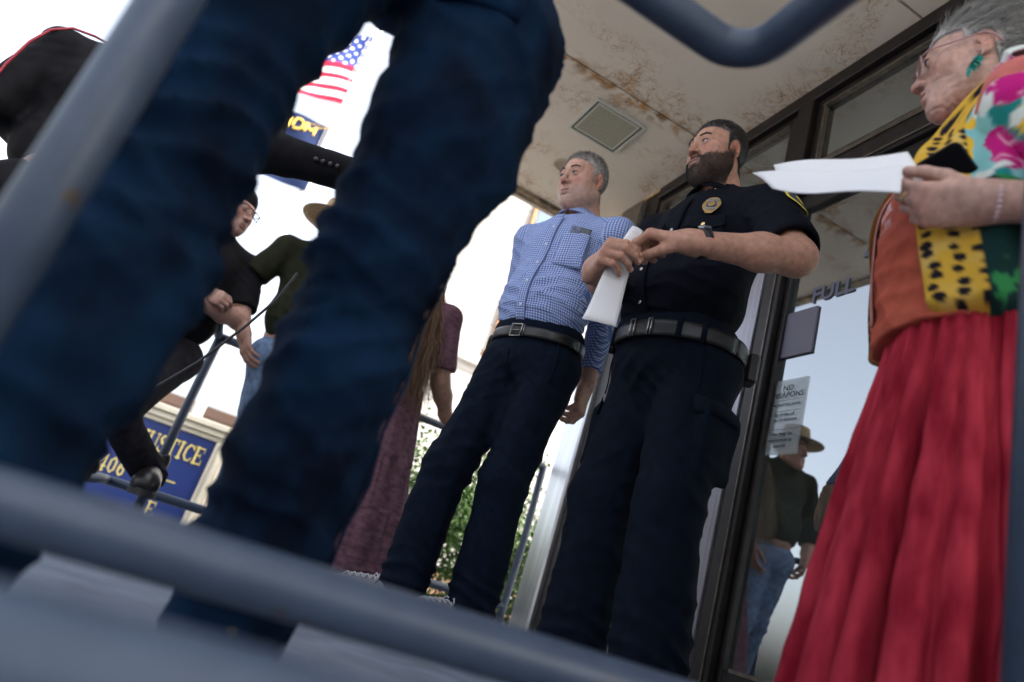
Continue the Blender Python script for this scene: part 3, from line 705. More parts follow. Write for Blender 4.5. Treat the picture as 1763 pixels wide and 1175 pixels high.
        tp = top[ids][:, None]; sdn = A3(*h.get('side', (0, .35, -.8))); dirs = N[ids]*(h.get('base', .12)+h.get('lift', .9)*tp)+flow*tp+sdn*(1-tp); sv, sf, kk = ribbons(V[ids]+N[ids]*(T_[ids]*(2*k[ids]-1)*.8)[:, None], dirs, RNG.uniform(.5, 1, n)*h.get('len', .012)*(1+h.get('toplen', .6)*top[ids]), h.get('w', .0011), h.get('segs', 3), h.get('bend', (0, .2, -.3)), h.get('wav', 0), 1.2, seed=5, jitter=h.get('jit', .25))
        sc = np.repeat(hc[ids]*RNG.uniform(.7, 1.35, (n, 1)), kk, 0)
        mesh_obj('hair_locks', sv@R.T+t, sf, M['hair'], ho, False, sc)
    if q.get('beard'):
        BV, BN, bm = q['_bm']; can = np.where((bm > RNG.uniform(.15, .75, len(bm))) & ~((np.abs(BV[:, 0]) < .026) & (BV[:, 2] < -.050) & (BV[:, 2] > -.078) & (BV[:, 1] < -.07)))[0]; n = q.get('beard_n', 5000); ids = RNG.choice(can, n)
        dirs = BN[ids]*.6+[0, -.1, -.8]; grey = np.clip(sstep(-BV[ids][:, 2], .085, .125)*.5+.15, 0, 1)
        bc = mixc(np.tile(np.array(q['beard']), (n, 1)), (.28, .26, .25), grey*RNG.uniform(0, 1, n))*RNG.uniform(.6, 1.3, (n, 1))
        sv, sf, kk = ribbons(BV[ids]-BN[ids]*.0005, dirs, RNG.uniform(.005, .010, n)*q.get('beard_len', 1), .0010, 3, (0, 0, -.3), seed=6)
        mesh_obj('beard', sv@R.T+t, sf, M['hair'], parent, False, np.repeat(bc, kk, 0))
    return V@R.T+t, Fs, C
def hand_sdf(W, f, n, side, curl=(.5,.5,.5,.5), curl2=None, thumb=(.6, .5), sc=1.0, spread=.06, thn=.3):
    """W wrist, f finger direction, n back-of-hand normal, side +1/-1 picks the thumb side"""
    W, f, n = A3(*W), A3(*f), A3(*n); f /= np.linalg.norm(f); n = n-f*(n@f); n /= np.linalg.norm(n); t = np.cross(f, n)*side
    s = SDF(); c2 = curl2 or [c*1.15 for c in curl]
    off = (.027, .009, -.0095, -.0270); kl = (.092, .096, .090, .081); ln = ((.040,.025,.020), (.045,.028,.021), (.041,.026,.021), (.032,.019,.018)); rr = (.0106, .0108, .0103, .0092)
    for i in range(4):
        k = W+f*kl[i]*sc+t*off[i]*sc+n*(.003-.002*abs(i-1.3))*sc
        s.u(cone(W+t*off[i]*.62*sc, k, .0145*sc, (rr[i]+.0022)*sc, n, .92), .013*sc)
    s.u(cone(W-f*.03*sc, W+f*.02*sc, .024*sc, .024*sc, n, .72), .02*sc)
    s.u(cone(W+f*.015*sc-t*.024*sc-n*.006*sc, W+f*.06*sc-t*.026*sc-n*.006*sc, .012*sc, .010*sc), .015*sc)
    pts = []
    for i in range(4):
        p = W+f*kl[i]*sc+t*off[i]*sc+n*(.003-.002*abs(i-1.3))*sc; a = curl[i] if hasattr(curl, '__len__') else curl; d = f+t*(1.3-i)*spread; d /= np.linalg.norm(d); fg = SDF(); r = rr[i]*sc; pp = [p]
        for j in range(3):
            ang = a if j == 0 else (c2[i] if j == 1 else c2[i]*.65); ax = -np.cross(d, n if j == 0 else nn); 
            R = rotm(t*-side if False else np.cross(n, f), ang) if True else None
            d = R@d; q = p+d*ln[i][j]*sc; r2 = r*.90
            fg.u(cone(p, q, r*1.04, r2), .003); fg.u(ell(q, (r2*1.04,)*3), .002); p = q; r = r2; nn = n; pp.append(q)
        s.u(fg, .0045*sc); pts.append(pp)
    tb = W+f*.022*sc+t*.022*sc-n*.010*sc; a1, a2 = thumb
    d = f*math.cos(a1)+t*math.sin(a1)-n*thn; d /= np.linalg.norm(d); p = tb; r = .0145*sc; pp = [p]
    for j, L in enumerate((.040, .032, .026)):
        if j: d = d*math.cos(a2)+(f*.5-t*.75-n*.35)/np.linalg.norm(f*.5-t*.75-n*.35)*math.sin(a2); d /= np.linalg.norm(d)
        q = p+d*L*sc; s.u(cone(p, q, r, r*.86), .012*sc if j == 0 else .004*sc); p = q; r *= .86; pp.append(q)
    pts.append(pp); return s, pts
def ik(S, W, L1, L2, pole):
    S, W, pole = A3(*S), A3(*W), A3(*pole); d = W-S; L = min(np.linalg.norm(d), (L1+L2)*.999); d = d/np.linalg.norm(d); W = S+d*L
    a = (L1*L1-L2*L2+L*L)/(2*L); h = math.sqrt(max(L1*L1-a*a, 0)); pl = pole-d*(pole@d); pl /= np.linalg.norm(pl); return S+d*a+pl*h, W
def to_local(p, loc, rz):
    p = A3(*p)-A3(*loc); c, s = math.cos(-rz), math.sin(-rz); return np.array([c*p[0]-s*p[1], s*p[0]+c*p[1], p[2]])
def wrinkles(V, N, items, seed=0):
    """items: (center, radius vec, direction, wavelength, amplitude)"""
    D = np.zeros(len(V))
    for i, (c, r, d, wl, amp) in enumerate(items):
        d = A3(*d)/np.linalg.norm(d); w_ = np.exp(-((((V-A3(*c))/A3(*r))**2).sum(1)))
        ph = (V@d)/wl*6.283+2.6*vnoise(V, 9, seed+i)+1.2*vnoise(V, 23, seed+i+50)
        D += w_*amp*(1-np.abs(np.sin(ph/2))**.7*2*.5-.5)*(.55+.45*vnoise(V, 7, seed+i+90))*2
    return V+N*D[:, None]
def cloth(name, s, lo, hi, v, m, parent, items=(), gen=.002, gscale=16, seed=0, st=(1, 1, .45), cols=None, smooth=2, uv=None):
    V, Fs = surfnet(s, lo, hi, v, smooth); N = vnorm(V, Fs)
    V = V+N*(gen*(fbm(V*np.array(st), gscale, seed, 3)-.6*np.abs(fbm(V*np.array(st)+5, gscale*.7, seed+7, 2))))[:, None]
    if items: V = wrinkles(V, N, items, seed)
    c = cols(V) if cols else None
    return mesh_obj(name, V, Fs, m, parent, True, c)
def join_parts(parts):
    V = np.vstack([p[0] for p in parts]); off = 0; F_ = []; C = np.vstack([p[2] for p in parts])
    for p in parts: F_.append(p[1]+off); off += len(p[0])
    return V, np.vstack(F_), C
def nails(pl, f, n, side):
    f, n = A3(*f), A3(*n); f /= np.linalg.norm(f); n = n-f*(n@f); n /= np.linalg.norm(n); ax = np.cross(n, f); o = []
    for pp in pl[:4]:
        d = pp[3]-pp[2]; dl = d/np.linalg.norm(d); o.append(pp[2]+d*.85-np.cross(ax, dl)*.0075)
    return o
def skin_piece(s, lo, hi, v, q, knuck=(), seed=2, nl=()):
    V, Fs = surfnet(s, lo, hi, v, 1); C = np.tile(np.array(q.get('skin', (.5, .29, .21))), (len(V), 1)); C *= (1+.08*fbm(V, 45, seed)+.10*fbm(V, 9, seed+3)+.07*vnoise(V, 220, 5))[:, None]
    for k, r in knuck: C = mixc(C, (C[0, 0], C[0, 1]*.66, C[0, 2]*.62), .5*np.exp(-(((V-k)/r)**2).sum(1)))
    for k in nl: C = mixc(C, (.66, .46, .40), .8*np.exp(-((((V-k)/.0052)**2).sum(1))**2))
    return V, Fs, C
def shoe(name, T, m, msole, parent, L=.29, lace=None, white=False):
    """T matrix basis: local shoe points forward -Y, ground z 0, ankle over origin"""
    s = SDF(); s.u(ell((0, -.05, .045), (.047, .135, .050))); s.u(ell((0, -.155, .035), (.046, .055, .036)), .03); s.u(ell((0, .05, .055), (.036, .045, .055)), .03); s.u(cone((0, .02, .06), (0, .03, .115), .042, .044), .02)
    s.cut(plane((0, 0, .016), (0, 0, -1)), .006); s.sub(ell((0, .03, .14), (.030, .036, .05)), .006)
    V, Fs = surfnet(s, (-.07, -.24, 0), (.07, .12, .15), .005, 2); V[:, 1] *= L/.29
    o = mesh_obj(name, V, Fs, m, parent, True); o.matrix_basis = T
    b = MB(); G = []
    pts = [(math.cos(t)*(.049+.004*math.sin(t)), -.055+math.sin(t)*(.160 if math.sin(t) < 0 else .150)) for t in np.linspace(0, 2*math.pi, 40, endpoint=False)]
    V = [(x, y*L/.29, z) for z in (.0, .022) for x, y in pts]; n = 40
    b.add(V, [tuple(range(n))[::-1], tuple(range(n, 2*n))]+[(i, (i+1) % n, n+(i+1) % n, n+i) for i in range(n)]); so_ = b.build('sole', msole, o)
    if lace is not None:
        lb = MB()
        for i in range(5):
            y = -.055-i*.018; z, _ = march(s, (0, y, .3), (0, 0, -1)); zz = z[2]+.002
            lb.tube([(-.020, y-.004, zz-.005), (-.008, y, zz+.002), (.008, y+.004, zz+.002), (.020, y-.004, zz-.005)], .0022, 6)
            lb.tube([(.020, y-.004, zz-.005), (.0, y-.009, zz+.003), (-.020, y-.018, zz-.006)], .0022, 6)
        for e in (-1, 1): lb.tube([(0, -.05, .098), (e*.02, -.055, .107), (e*.034, -.06, .098), (e*.03, -.062, .085), (e*.012, -.055, .095)], .002, 6)
        lb.build('lace', lace, o, True)
    return o
M['teeth'] = mat('teeth', (.62, .56, .45), .3)
M['rubber'] = mat('rubber_sole', (.03, .03, .03), .7)
M['leather'] = mat('black_leather', (.012, .011, .011), .38, var=.3, vscale=60, bump=.3, bscale=260, coat=.1)
M['steel'] = mat('dull_steel', (.45, .43, .40), .3, metal=1.0)
M['gold'] = mat('polished_brass', (.75, .52, .22), .25, metal=1.0)
def belt_on(fn, c, nrm, parent, m, w_=.038, th=.005, R0=.3, out=.004, n=72):
    """belt strip hugging the waist; returns builder giving point on the belt by direction"""
    nr = A3(*nrm)/np.linalg.norm(nrm); rings = []
    base, D = ring(fn, c, nrm, R0, n)
    for i in range(5):
        t = (i/4-.5); rings.append(base+D*(out+(0.0015 if abs(t) < .4 else 0))+nr*w_*t)
    band('belt', rings, m, parent, th); bo = [o for o in parent.children][-1]
    return bo, base, D, nr
def on_belt(base, D, nr, ang, out=.008):
    n = len(base); i = int(round(ang/(2*math.pi)*n)) % n; p = base[i]+D[i]*out; tng = base[(i+1) % n]-base[i-1]; tng /= np.linalg.norm(tng); return p, tng, np.cross(tng, nr)
# ---------------------------------------------------------------- the man in the checked shirt
def gingham():
    m = bpy.data.materials.new('blue_gingham'); m.use_nodes = True; t = m.node_tree; b = t.nodes['Principled BSDF']; b.inputs['Roughness'].default_value = .85; b.inputs['Specular IOR Level'].default_value = .15
    a = t.nodes.new('ShaderNodeAttribute'); a.attribute_name = 'Col'; sp = t.nodes.new('ShaderNodeSeparateColor'); t.links.new(a.outputs['Color'], sp.inputs[0]); fs = []
    for i in (0, 1):
        k = t.nodes.new('ShaderNodeMath'); k.operation = 'MULTIPLY'; k.inputs[1].default_value = 6.283/.0088; t.links.new(sp.outputs[i], k.inputs[0])
        s = t.nodes.new('ShaderNodeMath'); s.operation = 'SINE'; t.links.new(k.outputs[0], s.inputs[0])
        r = t.nodes.new('ShaderNodeMapRange'); r.inputs[1].default_value = -.25; r.inputs[2].default_value = .25; t.links.new(s.outputs[0], r.inputs[0]); fs.append(r.outputs[0])
    ad = t.nodes.new('ShaderNodeMath'); ad.operation = 'ADD'; t.links.new(fs[0], ad.inputs[0]); t.links.new(fs[1], ad.inputs[1])
    cr = t.nodes.new('ShaderNodeMapRange'); cr.inputs[1].default_value = 0; cr.inputs[2].default_value = 2; t.links.new(ad.outputs[0], cr.inputs[0])
    rp = t.nodes.new('ShaderNodeValToRGB'); e = rp.color_ramp.elements; e[0].color = (.055, .11, .36, 1); e[1].color = (.55, .60, .74, 1); e.new(.5).color = (.20, .28, .54, 1)
    t.links.new(cr.outputs[0], rp.inputs[0]); t.links.new(rp.outputs[0], b.inputs['Base Color']); return m
M['gingham'] = gingham()
M['navy'] = mat('navy_trouser_cotton', (.0025, .0065, .016), .88, spec=.12, var=.25, vscale=40, bump=.2, bscale=700, bdist=.0006)
def legs_sdf(hip, legs, pelvis, belt_z, hemr=.088, th=.098, kn=.076, hem_cut=True, seat=.0, crotch=None):
    s = SDF(); s.u(ell(pelvis[0], pelvis[1]))
    for h, k, a in legs:
        h, k, a = A3(*h), A3(*k), A3(*a)
        s.u(cone(h, k, th, kn), .035); s.u(cone(k, a, kn, hemr), .03)
    s.cut(plane((0, 0, belt_z), (0, 0, 1)), .004)
    return s
def checked_man():
    loc = (.835, 2.10, 0); rz = rad(-58); r = empty('person', loc, rz)
    tag(r, 'grey haired man in blue checked shirt and dark trousers looking off to the left', 'person')
    L = lambda *p: to_local(p, loc, rz)
    # skeleton (local, facing -Y, his left is +X)
    fL = L(.885, 2.10, .05); fR = L(.672, 2.17, .05)
    hipL, hipR = A3(.085, .0, .90), A3(-.085, .0, .90)
    kL = (hipL+fL)/2+A3(.0, -.045, .03); kR = (hipR+fR)/2+A3(-.01, -.05, .03)
    aL, aR = fL+A3(0, .0, .035), fR+A3(0, .0, .035)
    # trousers
    BZ = 1.005
    s = legs_sdf(None, [(hipL, kL, aL), (hipR, kR, aR)], ((0, .01, .925), (.172, .135, .13)), BZ, hemr=.084, th=.099, kn=.079)
    s.u(ell((0, .005, 1.02), (.170, .135, .09)), .02)
    it = []
    for h, k, a, e in ((hipL, kL, aL, 1), (hipR, kR, aR, -1)):
        it += [(k+A3(0, .03, .02), (.12, .12, .13), (.5*e, .2, 1), .055, .009), (a+A3(0, 0, .05), (.13, .13, .10), (.25*e, .3, 1), .045, .014), ((k+a)/2, (.12, .12, .16), (.6*e, .2, 1), .09, .006), ((h+k)/2, (.13, .13, .2), (1, .2, .5*e), .10, .007), (h+A3(-.05*e, -.08, -.06), (.10, .1, .10), (.9*e, 0, 1), .045, .006)]
    tr = cloth('trousers', s, (-.55, -.45, .02), (.55, .4, 1.03), .0075, M['navy'], r, it, .006, 9, 31)
    # fly seam, pocket openings
    mb = MB(); pts = []
    for z in np.linspace(.99, .80, 10): q, _ = march(s, (-.012, -.5, z), (0, 1, 0)); pts.append(q-[0, .001, 0])
    mb.tube(pts, .0018, 6); mb.build('fly_seam', M['navy'], tr, True)
    for e in (-1, 1):
        mb = MB(); pts = []
        for t in np.linspace(0, 1, 9): q, n = march(s, (e*(.45), -.30, .985-.15*t), (-e*(1-.25*(1-t)), .55+.2*t, 0)); pts.append(q+n*.001)
        mb.tube(pts, .0022, 6); mb.build('pocket_edge', M['navy'], tr, True)
    # shirt: torso, upper arms; belly softly over the belt
    sh = SDF(); sh.u(ell((0, .005, 1.345), (.182, .122, .175))); sh.u(ell((0, -.020, 1.135), (.176, .140, .165)), .08)
    shL, shR = A3(.185, .02, 1.445), A3(-.185, .02, 1.445)
    for S in (shL, shR): sh.u(cone((S[0]*.3, .02, 1.475), S, .058, .062), .05)
    sh.u(cone((0, .02, 1.44), (0, .025, 1.53), .085, .066), .04)
    eL, wL = ik(shL, L(1.11, 2.19, .94), .29, .27, (.5, .6, 0)); shR = A3(-.186, .015, 1.437); eR, wR = A3(-.212, .095, 1.165), A3(-.07, .175, 1.03)
    for S, E, Wr in ((shL, eL, wL), (shR, eR, wR)): sh.u(cone(S, E, .066, .052), .03); sh.u(cone(E, E+(Wr-E)*.86, .052, .042), .02)
    sh.cut(plane((0, 0, 1.012), (0, 0, -1)), .004)
    sh.sub(cone((0, .0, 1.52), (0, .0, 1.62), .062, .066), .003)
    def gcol(V):
        th_ = np.arctan2(V[:, 0], -(V[:, 1]-.01)); u = th_*.165; tor = np.abs(V[:, 0]) < .17
        u = np.where(np.abs(th_) < 1.2, V[:, 0]*1.0+np.sign(V[:, 0])*np.maximum(0, np.abs(V[:, 0])-.10)*.6, u)
        arm = (np.abs(V[:, 0]) > .165) & (V[:, 2] < 1.50); u = np.where(arm, .2+.062*np.arctan2(V[:, 1]-.03, np.abs(V[:, 0])-.195), u)
        return np.column_stack([u+.5, V[:, 2]+.02*vnoise(V, 4, 3), np.zeros(len(V))])
    it = [((0, -.13, 1.12), (.20, .12, .11), (.25, 0, 1), .05, .008), ((.10, -.12, 1.20), (.12, .1, .12), (-.6, 0, 1), .055, .009), ((-.1, -.12, 1.07), (.14, .1, .08), (.5, 0, 1), .04, .007), ((.15, .0, 1.3), (.1, .12, .14), (-.7, 0, 1), .05, .006), ((-.15, .0, 1.32), (.1, .12, .14), (.7, 0, 1), .05, .006), ((.15, 0, 1.08), (.09, .14, .08), (.1, 0, 1), .035, .007)]
    so_ = cloth('shirt', sh, (-.36, -.22, .98), (.36, .42, 1.60), .006, M['gingham'], r, it, .003, 14, 41, (1, 1, .7), gcol)
    # placket, buttons, collar, pocket, phone
    def on(x, z, out=.0): q, n = march(sh, (x, -.6, z), (0, 1, 0)); return q+n*out, n
    G = []
    for z in np.linspace(1.03, 1.475, 40): G.append([on(x, z, .0045)[0] for x in np.linspace(-.017, .017, 4)])
    b = MB(); b.sheet(G, .0022); V = np.vstack(b.v); mesh_obj('placket', V, b.f, M['gingham'], so_, True, gcol(V))
    for z in (1.075, 1.16, 1.245, 1.33, 1.41):
        q, n = on(0, z, .007); b = MB(); b.ell(q, (.0055, .002, .0055), 12); b.build('button', M['pearl'], so_, True)
    # collar: two leaves round the neck
    for e in (-1, 1):
        G = []
        for t in np.linspace(0, 1, 14):
            a = math.pi*(1-t)*.98; rr = .069; top = A3(e*math.sin(a)*rr, .022-math.cos(a)*-rr*-1 if False else .024+math.cos(math.pi-a)*-rr*1.0, 1.558-.040*t)
            wd = .040+.036*t**2; out = A3(e*math.sin(a), math.cos(math.pi-a)*-1, 0); 
            G.append([top, top+out*.010+A3(0, 0, -wd*.45), top+out*(.020+.006*t)+A3(e*.012*t**2, -.004*t, -wd)])
        b = MB(); b.sheet(G, .003); V = np.vstack(b.v); mesh_obj('collar', V, b.f, M['gingham'], so_, True, np.column_stack([V[:, 0]+V[:, 1], V[:, 2]+V[:, 1]*.5, V[:, 2]*0]))
    b = MB(); b.tube([(math.sin(t)*.060, .012-math.cos(t)*.055, 1.497+.012*(1-math.cos(t))*.5) for t in np.linspace(-1.6, 1.6, 16)], .006, 8); b.build('undershirt_collar', mat('white_cotton', (.75, .75, .76), .8), so_, True)
    G = [[on(x, z, .0042+.0125*min(1, (z-1.245)/.03)*math.sin(math.pi*min(1,max(0,(x-.05)/.1)))**.35)[0] for x in np.linspace(.050, .150, 15)] for z in np.linspace(1.245, 1.375, 14)]
    G[0][0] = (A3(*G[0][0])+A3(*G[1][1]))/2; G[0][-1] = (A3(*G[0][-1])+A3(*G[1][-2]))/2
    b = MB(); b.sheet(G, .0025); V = np.vstack(b.v); pk = mesh_obj('pocket', V, b.f, M['gingham'], so_, True, gcol(V)+[.0022, .0022, 0])
    ph = empty('smartphone', (0, 0, 0)); tag(ph, 'dark smartphone with two lenses sticking out of the checked shirt pocket', 'phone')
    q, n = on(.105, 1.375, .0005); n[2] *= .3; n /= np.linalg.norm(n); R0 = Matrix.Translation(Vector(loc))@Matrix.Rotation(rz, 4, 'Z')
    tx = np.cross((0, 0, 1), n); MX = frame(tx, np.cross(n, tx), n, q-A3(0, 0, .040)+n*.0085)
    b = MB(); b.box((-.036, -.075, -.004), (.036, .075, .004), .003); o = b.build('phone_body', mat('phone_glass', (.02, .025, .04), .18, spec=.7), ph); o.matrix_basis = R0@MX@Matrix.Rotation(-.05, 4, 'Z')
    b = MB(); b.box((-.033, .040, .0042), (-.002, .071, .0062), .0006); o2 = b.build('camera_plate', M['phone_rim'], o)
    for x, y in ((-.025, .063), (-.012, .050)): b = MB(); b.tube([(x, y, .0063), (x, y, .0085)], .0072, 16); b.build('lens', mat('lens_blue', (.01, .02, .12), .08, coat=1), o)
    # belt, buckle, badge
    bo, base, D, nr = belt_on(s, (0, .0, .995), (0, -.05, 1), r, M['leather'], .036, .005, .30, .006)
    p, tg, out = on_belt(base, D, nr, rad(-90), .013)
    def rect_ring(w_, h_, t_, nm, m, par, p, tg, nr):
        out = np.cross(tg, nr); b = MB(); c = [(-w_, -h_), (w_, -h_), (w_, h_), (-w_, h_)]
        b.tube([p+tg*x+nr*y for x, y in c], t_, 8, closed=True); return b.build(nm, m, par, True)
    rect_ring(.021, .021, .0028, 'buckle', M['steel'], bo, p, tg, nr)
    b = MB(); b.box((-.001, -.001, -.001), (.001, .001, .001)); 
    p2, t2, o2_ = on_belt(base, D, nr, rad(-80), .012); rect_ring(.0045, .0205, .0022, 'belt_keeper', M['steel'], bo, p2, t2, nr)
    b = MB(); b.tube([p-tg*.021, p+tg*.012+np.cross(tg, nr)*0], .0016, 6); b.build('buckle_prong', M['steel'], bo, True)
    bd = empty('belt_badge', loc, rz); tag(bd, 'oval gold and blue badge clipped to the checked shirt man belt', 'badge')
    pb, tb, ob = on_belt(base, D, nr, rad(-168), .020); ob = -ob if ob@(pb) < 0 else ob
    MX = frame(tb, nr, np.cross(tb, nr), pb-nr*.022)
    for nm, rx, ry, z0, z1, m in (('backing', .031, .040, -.004, 0, M['leather']), ('shield', .026, .034, 0, .003, M['gold']), ('enamel_ring', .019, .025, .003, .0036, mat('blue_enamel', (.02, .04, .16), .25)), ('centre_seal', .011, .014, .0036, .005, M['gold'])):
        b = MB(); n_ = 28; V = [(rx*math.cos(t), ry*math.sin(t), z) for z in (z0, z1) for t in np.arange(n_)*2*math.pi/n_]
        b.add(V, [tuple(range(n_))[::-1], tuple(range(n_, 2*n_))]+[(i, (i+1) % n_, n_+(i+1) % n_, n_+i) for i in range(n_)]); b.build(nm, m, bd).matrix_basis = MX
    # skin: head and hands and hidden torso as one joined body
    q = dict(skin=(.50, .285, .215), w=1.02, jaw=1.08, fat=.012, neck=.006, hairline=.088, temple=.75, stubble=.40, stub_col=(.30, .25, .23), gaze=(-.15, -1, .12), iris=(.16, .22, .26), brow=(.10, .065, .05), dchin=1, browk=.9,
             hair=dict(col=(.10, .085, .075), col2=(.48, .46, .44), grey=.30, greyside=.25, thick=.0012, len=.0045, toplen=2.4, n=9000, flow=(0, -.55, .2), lift=.35, w=.0011, bend=(0, 0, .1), jit=.25))
    hr = rotm((0, 0, 1), rad(-10))@rotm((1, 0, 0), rad(13))*.95; hp = A3(0, -.024, 1.660)
    parts = [make_head(q, r, (hr, hp), .0023)]
    t_ = SDF(); t_.u(cone((0, .02, 1.30), (0, .02, 1.50), .10, .055)); t_.u(ell((0, 0, 1.1), (.14, .10, .2)), .05)
    parts.append(skin_piece(t_, (-.2, -.16, .85), (.2, .16, 1.58), .012, q))
    hs, pts = hand_sdf(wL, (.05, -.12, -1), (1, .1, .05), -1, (.7, .75, .8, .85), None, (.35, .25), 1.05); hs.u(cone(eL+(wL-eL)*.7, wL, .034, .029), .01)
    parts.append(skin_piece(hs, wL-.20, wL+.14, .003, q, [(p[0], .012) for p in pts[:4]]))
    hs, pts = hand_sdf(wR, (.5, .1, -1), (0, 1, .05), 1, (.4, .4, .4, .4)); hs.u(cone(eR+(wR-eR)*.7, wR, .034, .029), .01)
    parts.append(skin_piece(hs, wR-.18, wR+.16, .005, q))
    V, F_, C = join_parts(parts); mesh_obj('body', V, F_, M['skin'], r, True, C)
    for a, ang in ((fL, rz), (fR, rz)):
        pass
    for a, da in ((fL, -.35), (fR, -.60)):
        T = Matrix.Translation(Vector((a[0], a[1]-.03, 0)))@Matrix.Rotation(da, 4, 'Z')@Matrix.Diagonal((1, 1.1, 1.2, 1)); shoe('shoe', T, M['greyshoe'], M['whitesole'], r, .29, M['lace'])
    return r
M['pearl'] = mat('pearl_button', (.6, .62, .68), .25)
M['phone_rim'] = mat('phone_metal', (.10, .12, .16), .3, metal=.5)
M['greyshoe'] = mat('grey_canvas', (.16, .17, .19), .8, bump=.3, bscale=400, var=.2)
M['whitesole'] = mat('off_white_sole', (.55, .55, .54), .6)
M['lace'] = mat('pale_lace', (.45, .45, .46), .8)
checked_man()
# ---------------------------------------------------------------- the person in jeans right in front of the camera
def denim():
    m = mat('dark_blue_denim', (.0018, .0070, .021), .92, spec=.1, var=.5, vscale=9, bump=.35, bscale=900, bdist=.0006, col2=(.0040, .019, .050), stretch=(1, 1, .7), detail=6); return m
M['denim'] = denim()
def jeans_person():
    loc = (-.02, .86, 0); r = empty('person', loc, 0)
    tag(r, 'person in dark blue jeans standing with legs apart right before the camera', 'person')
    o = A3(*loc); P = lambda *p: A3(*p)-o
    s = SDF(); R_ = [P(.116, .865, .92), P(.116, .868, .74), P(.095, .892, .55), P(.103, .930, .40), P(.108, .975, .26), P(.108, 1.0, .14), P(.108, 1.015, .005)]; rr = [.128, .118, .091, .088, .094, .088, .074]
    Lg = [P(-.150, .835, .92), P(-.172, .815, .72), P(-.160, .795, .52), P(-.155, .785, .38), P(-.166, .79, .26), P(-.176, .79, .14), P(-.185, .80, .005)]; rl = [.125, .102, .082, .085, .086, .084, .076]
    s.u(ell(P(-.012, .875, 1.03), (.215, .145, .13)))
    for pts, q in ((R_, rr), (Lg, rl)):
        for i in range(6): s.u(cone(pts[i], pts[i+1], q[i], q[i+1]), .018 if i < 2 else .03)
    s.cut(plane(P(0, 0, 1.06), (0, 0, 1)))
    it = []
    for pts, e in ((R_, 1), (Lg, -1)):
        it += [(pts[2], (.16, .16, .12), (.3*e, 0, 1), .050, .016), (pts[3]+A3(0, 0, .04), (.14, .14, .10), (-.5*e, .2, 1), .045, .016), (pts[5], (.15, .15, .12), (.2, .1, 1), .055, .015), (pts[1], (.17, .17, .14), (-.7*e, 0, 1), .07, .009), (pts[4], (.14, .14, .12), (.6*e, 0, 1), .06, .009), (pts[0], (.2, .2, .12), (.8*e, 0, 1), .06, .009)]
    j = cloth('jeans', s, (-.40, -.30, .01), (.42, .36, 1.07), .0085, M['denim'], r, it, .006, 9, 81)
    for pts, q, e in ((R_, rr, -1), (Lg, rl, 1)):
        b = MB(); p_ = []
        for i in range(2, 7):
            for t in (0, .5):
                if i == 6 and t: continue
                c = pts[i]*(1-t)+pts[min(i+1, 6)]*t; d, n = march(s, c+A3(e*-.25, -.12, 0), (e, .48, 0)); p_.append(d+n*.001)
        b.tube(p_, .0028, 6); b.build('side_seam', M['denim'], j, True)
    b = MB()
    G = [[march(s, P(-.02, .86, z)+A3(x, -.4, 0), (0, 1, 0))[0]-A3(0, .003, 0) for x in np.linspace(.04, .15, 7)] for z in np.linspace(.88, 1.0, 7)]; b.sheet(G, .003); b.build('back_pocket', M['denim'], j, True)
    b = MB(); G = [[march(s, P(-.02, .86, z)+A3(x, -.4, 0), (0, 1, 0))[0]-A3(0, .003, 0) for x in np.linspace(-.15, -.04, 7)] for z in np.linspace(.88, 1.0, 7)]; b.sheet(G, .003); b.build('back_pocket', M['denim'], j, True)
    t = SDF(); t.u(ell((0, .02, 1.38), (.20, .125, .19))); t.u(ell((0, .015, 1.14), (.165, .125, .14)), .06)
    for e in (-1, 1): t.u(cone((e*.06, .02, 1.50), (e*.20, .02, 1.46), .06, .066), .05); t.u(cone((e*.20, .02, 1.46), (e*.25, .12, 1.30), .064, .055), .03); t.u(cone((e*.25, .12, 1.30), (e*.12, .28, 1.44), .055, .045), .03)
    cloth('shirt', t, (-.4, -.25, 1.06), (.4, .45, 1.6), .014, M['blackcloth'], r, [((0, -.1, 1.2), (.2, .2, .2), (.3, 0, 1), .08, .008)], .004, 10, 5)
    q = dict(skin=(.42, .24, .18), hair=dict(col=(.03, .02, .015), n=1500, thick=.008)); parts = [make_head(q, r, (rotm((0, 0, 1), math.pi), A3(0, .03, 1.70)), .006)]
    for e in (-1, 1):
        hs, _ = hand_sdf((e*.12, .28, 1.44), (-e*.4, .5, .3), (0, .2, 1), e, (.6,)*4); parts.append(skin_piece(hs, (e*.12-.16, .16, 1.30), (e*.12+.16, .45, 1.62), .005, q))
    t_ = SDF(); t_.u(cone((0, .02, 1.2), (0, .03, 1.56), .12, .05)); parts.append(skin_piece(t_, (-.2, -.2, 1.0), (.2, .2, 1.65), .012, q))
    V, F_, C = join_parts(parts); mesh_obj('body', V, F_, M['skin'], r, True, C)
    for p_, da in ((R_[6], math.pi-.1), (Lg[6], math.pi+.2)): shoe('shoe', Matrix.Translation(Vector((p_[0], p_[1], 0)))@Matrix.Rotation(da, 4, 'Z'), M['leather'], M['rubber'], r, .24)
M['blackcloth'] = mat('black_cotton', (.006, .006, .008), .88, spec=.15, var=.25, vscale=30, bump=.2, bscale=500, bdist=.0006)
jeans_person()
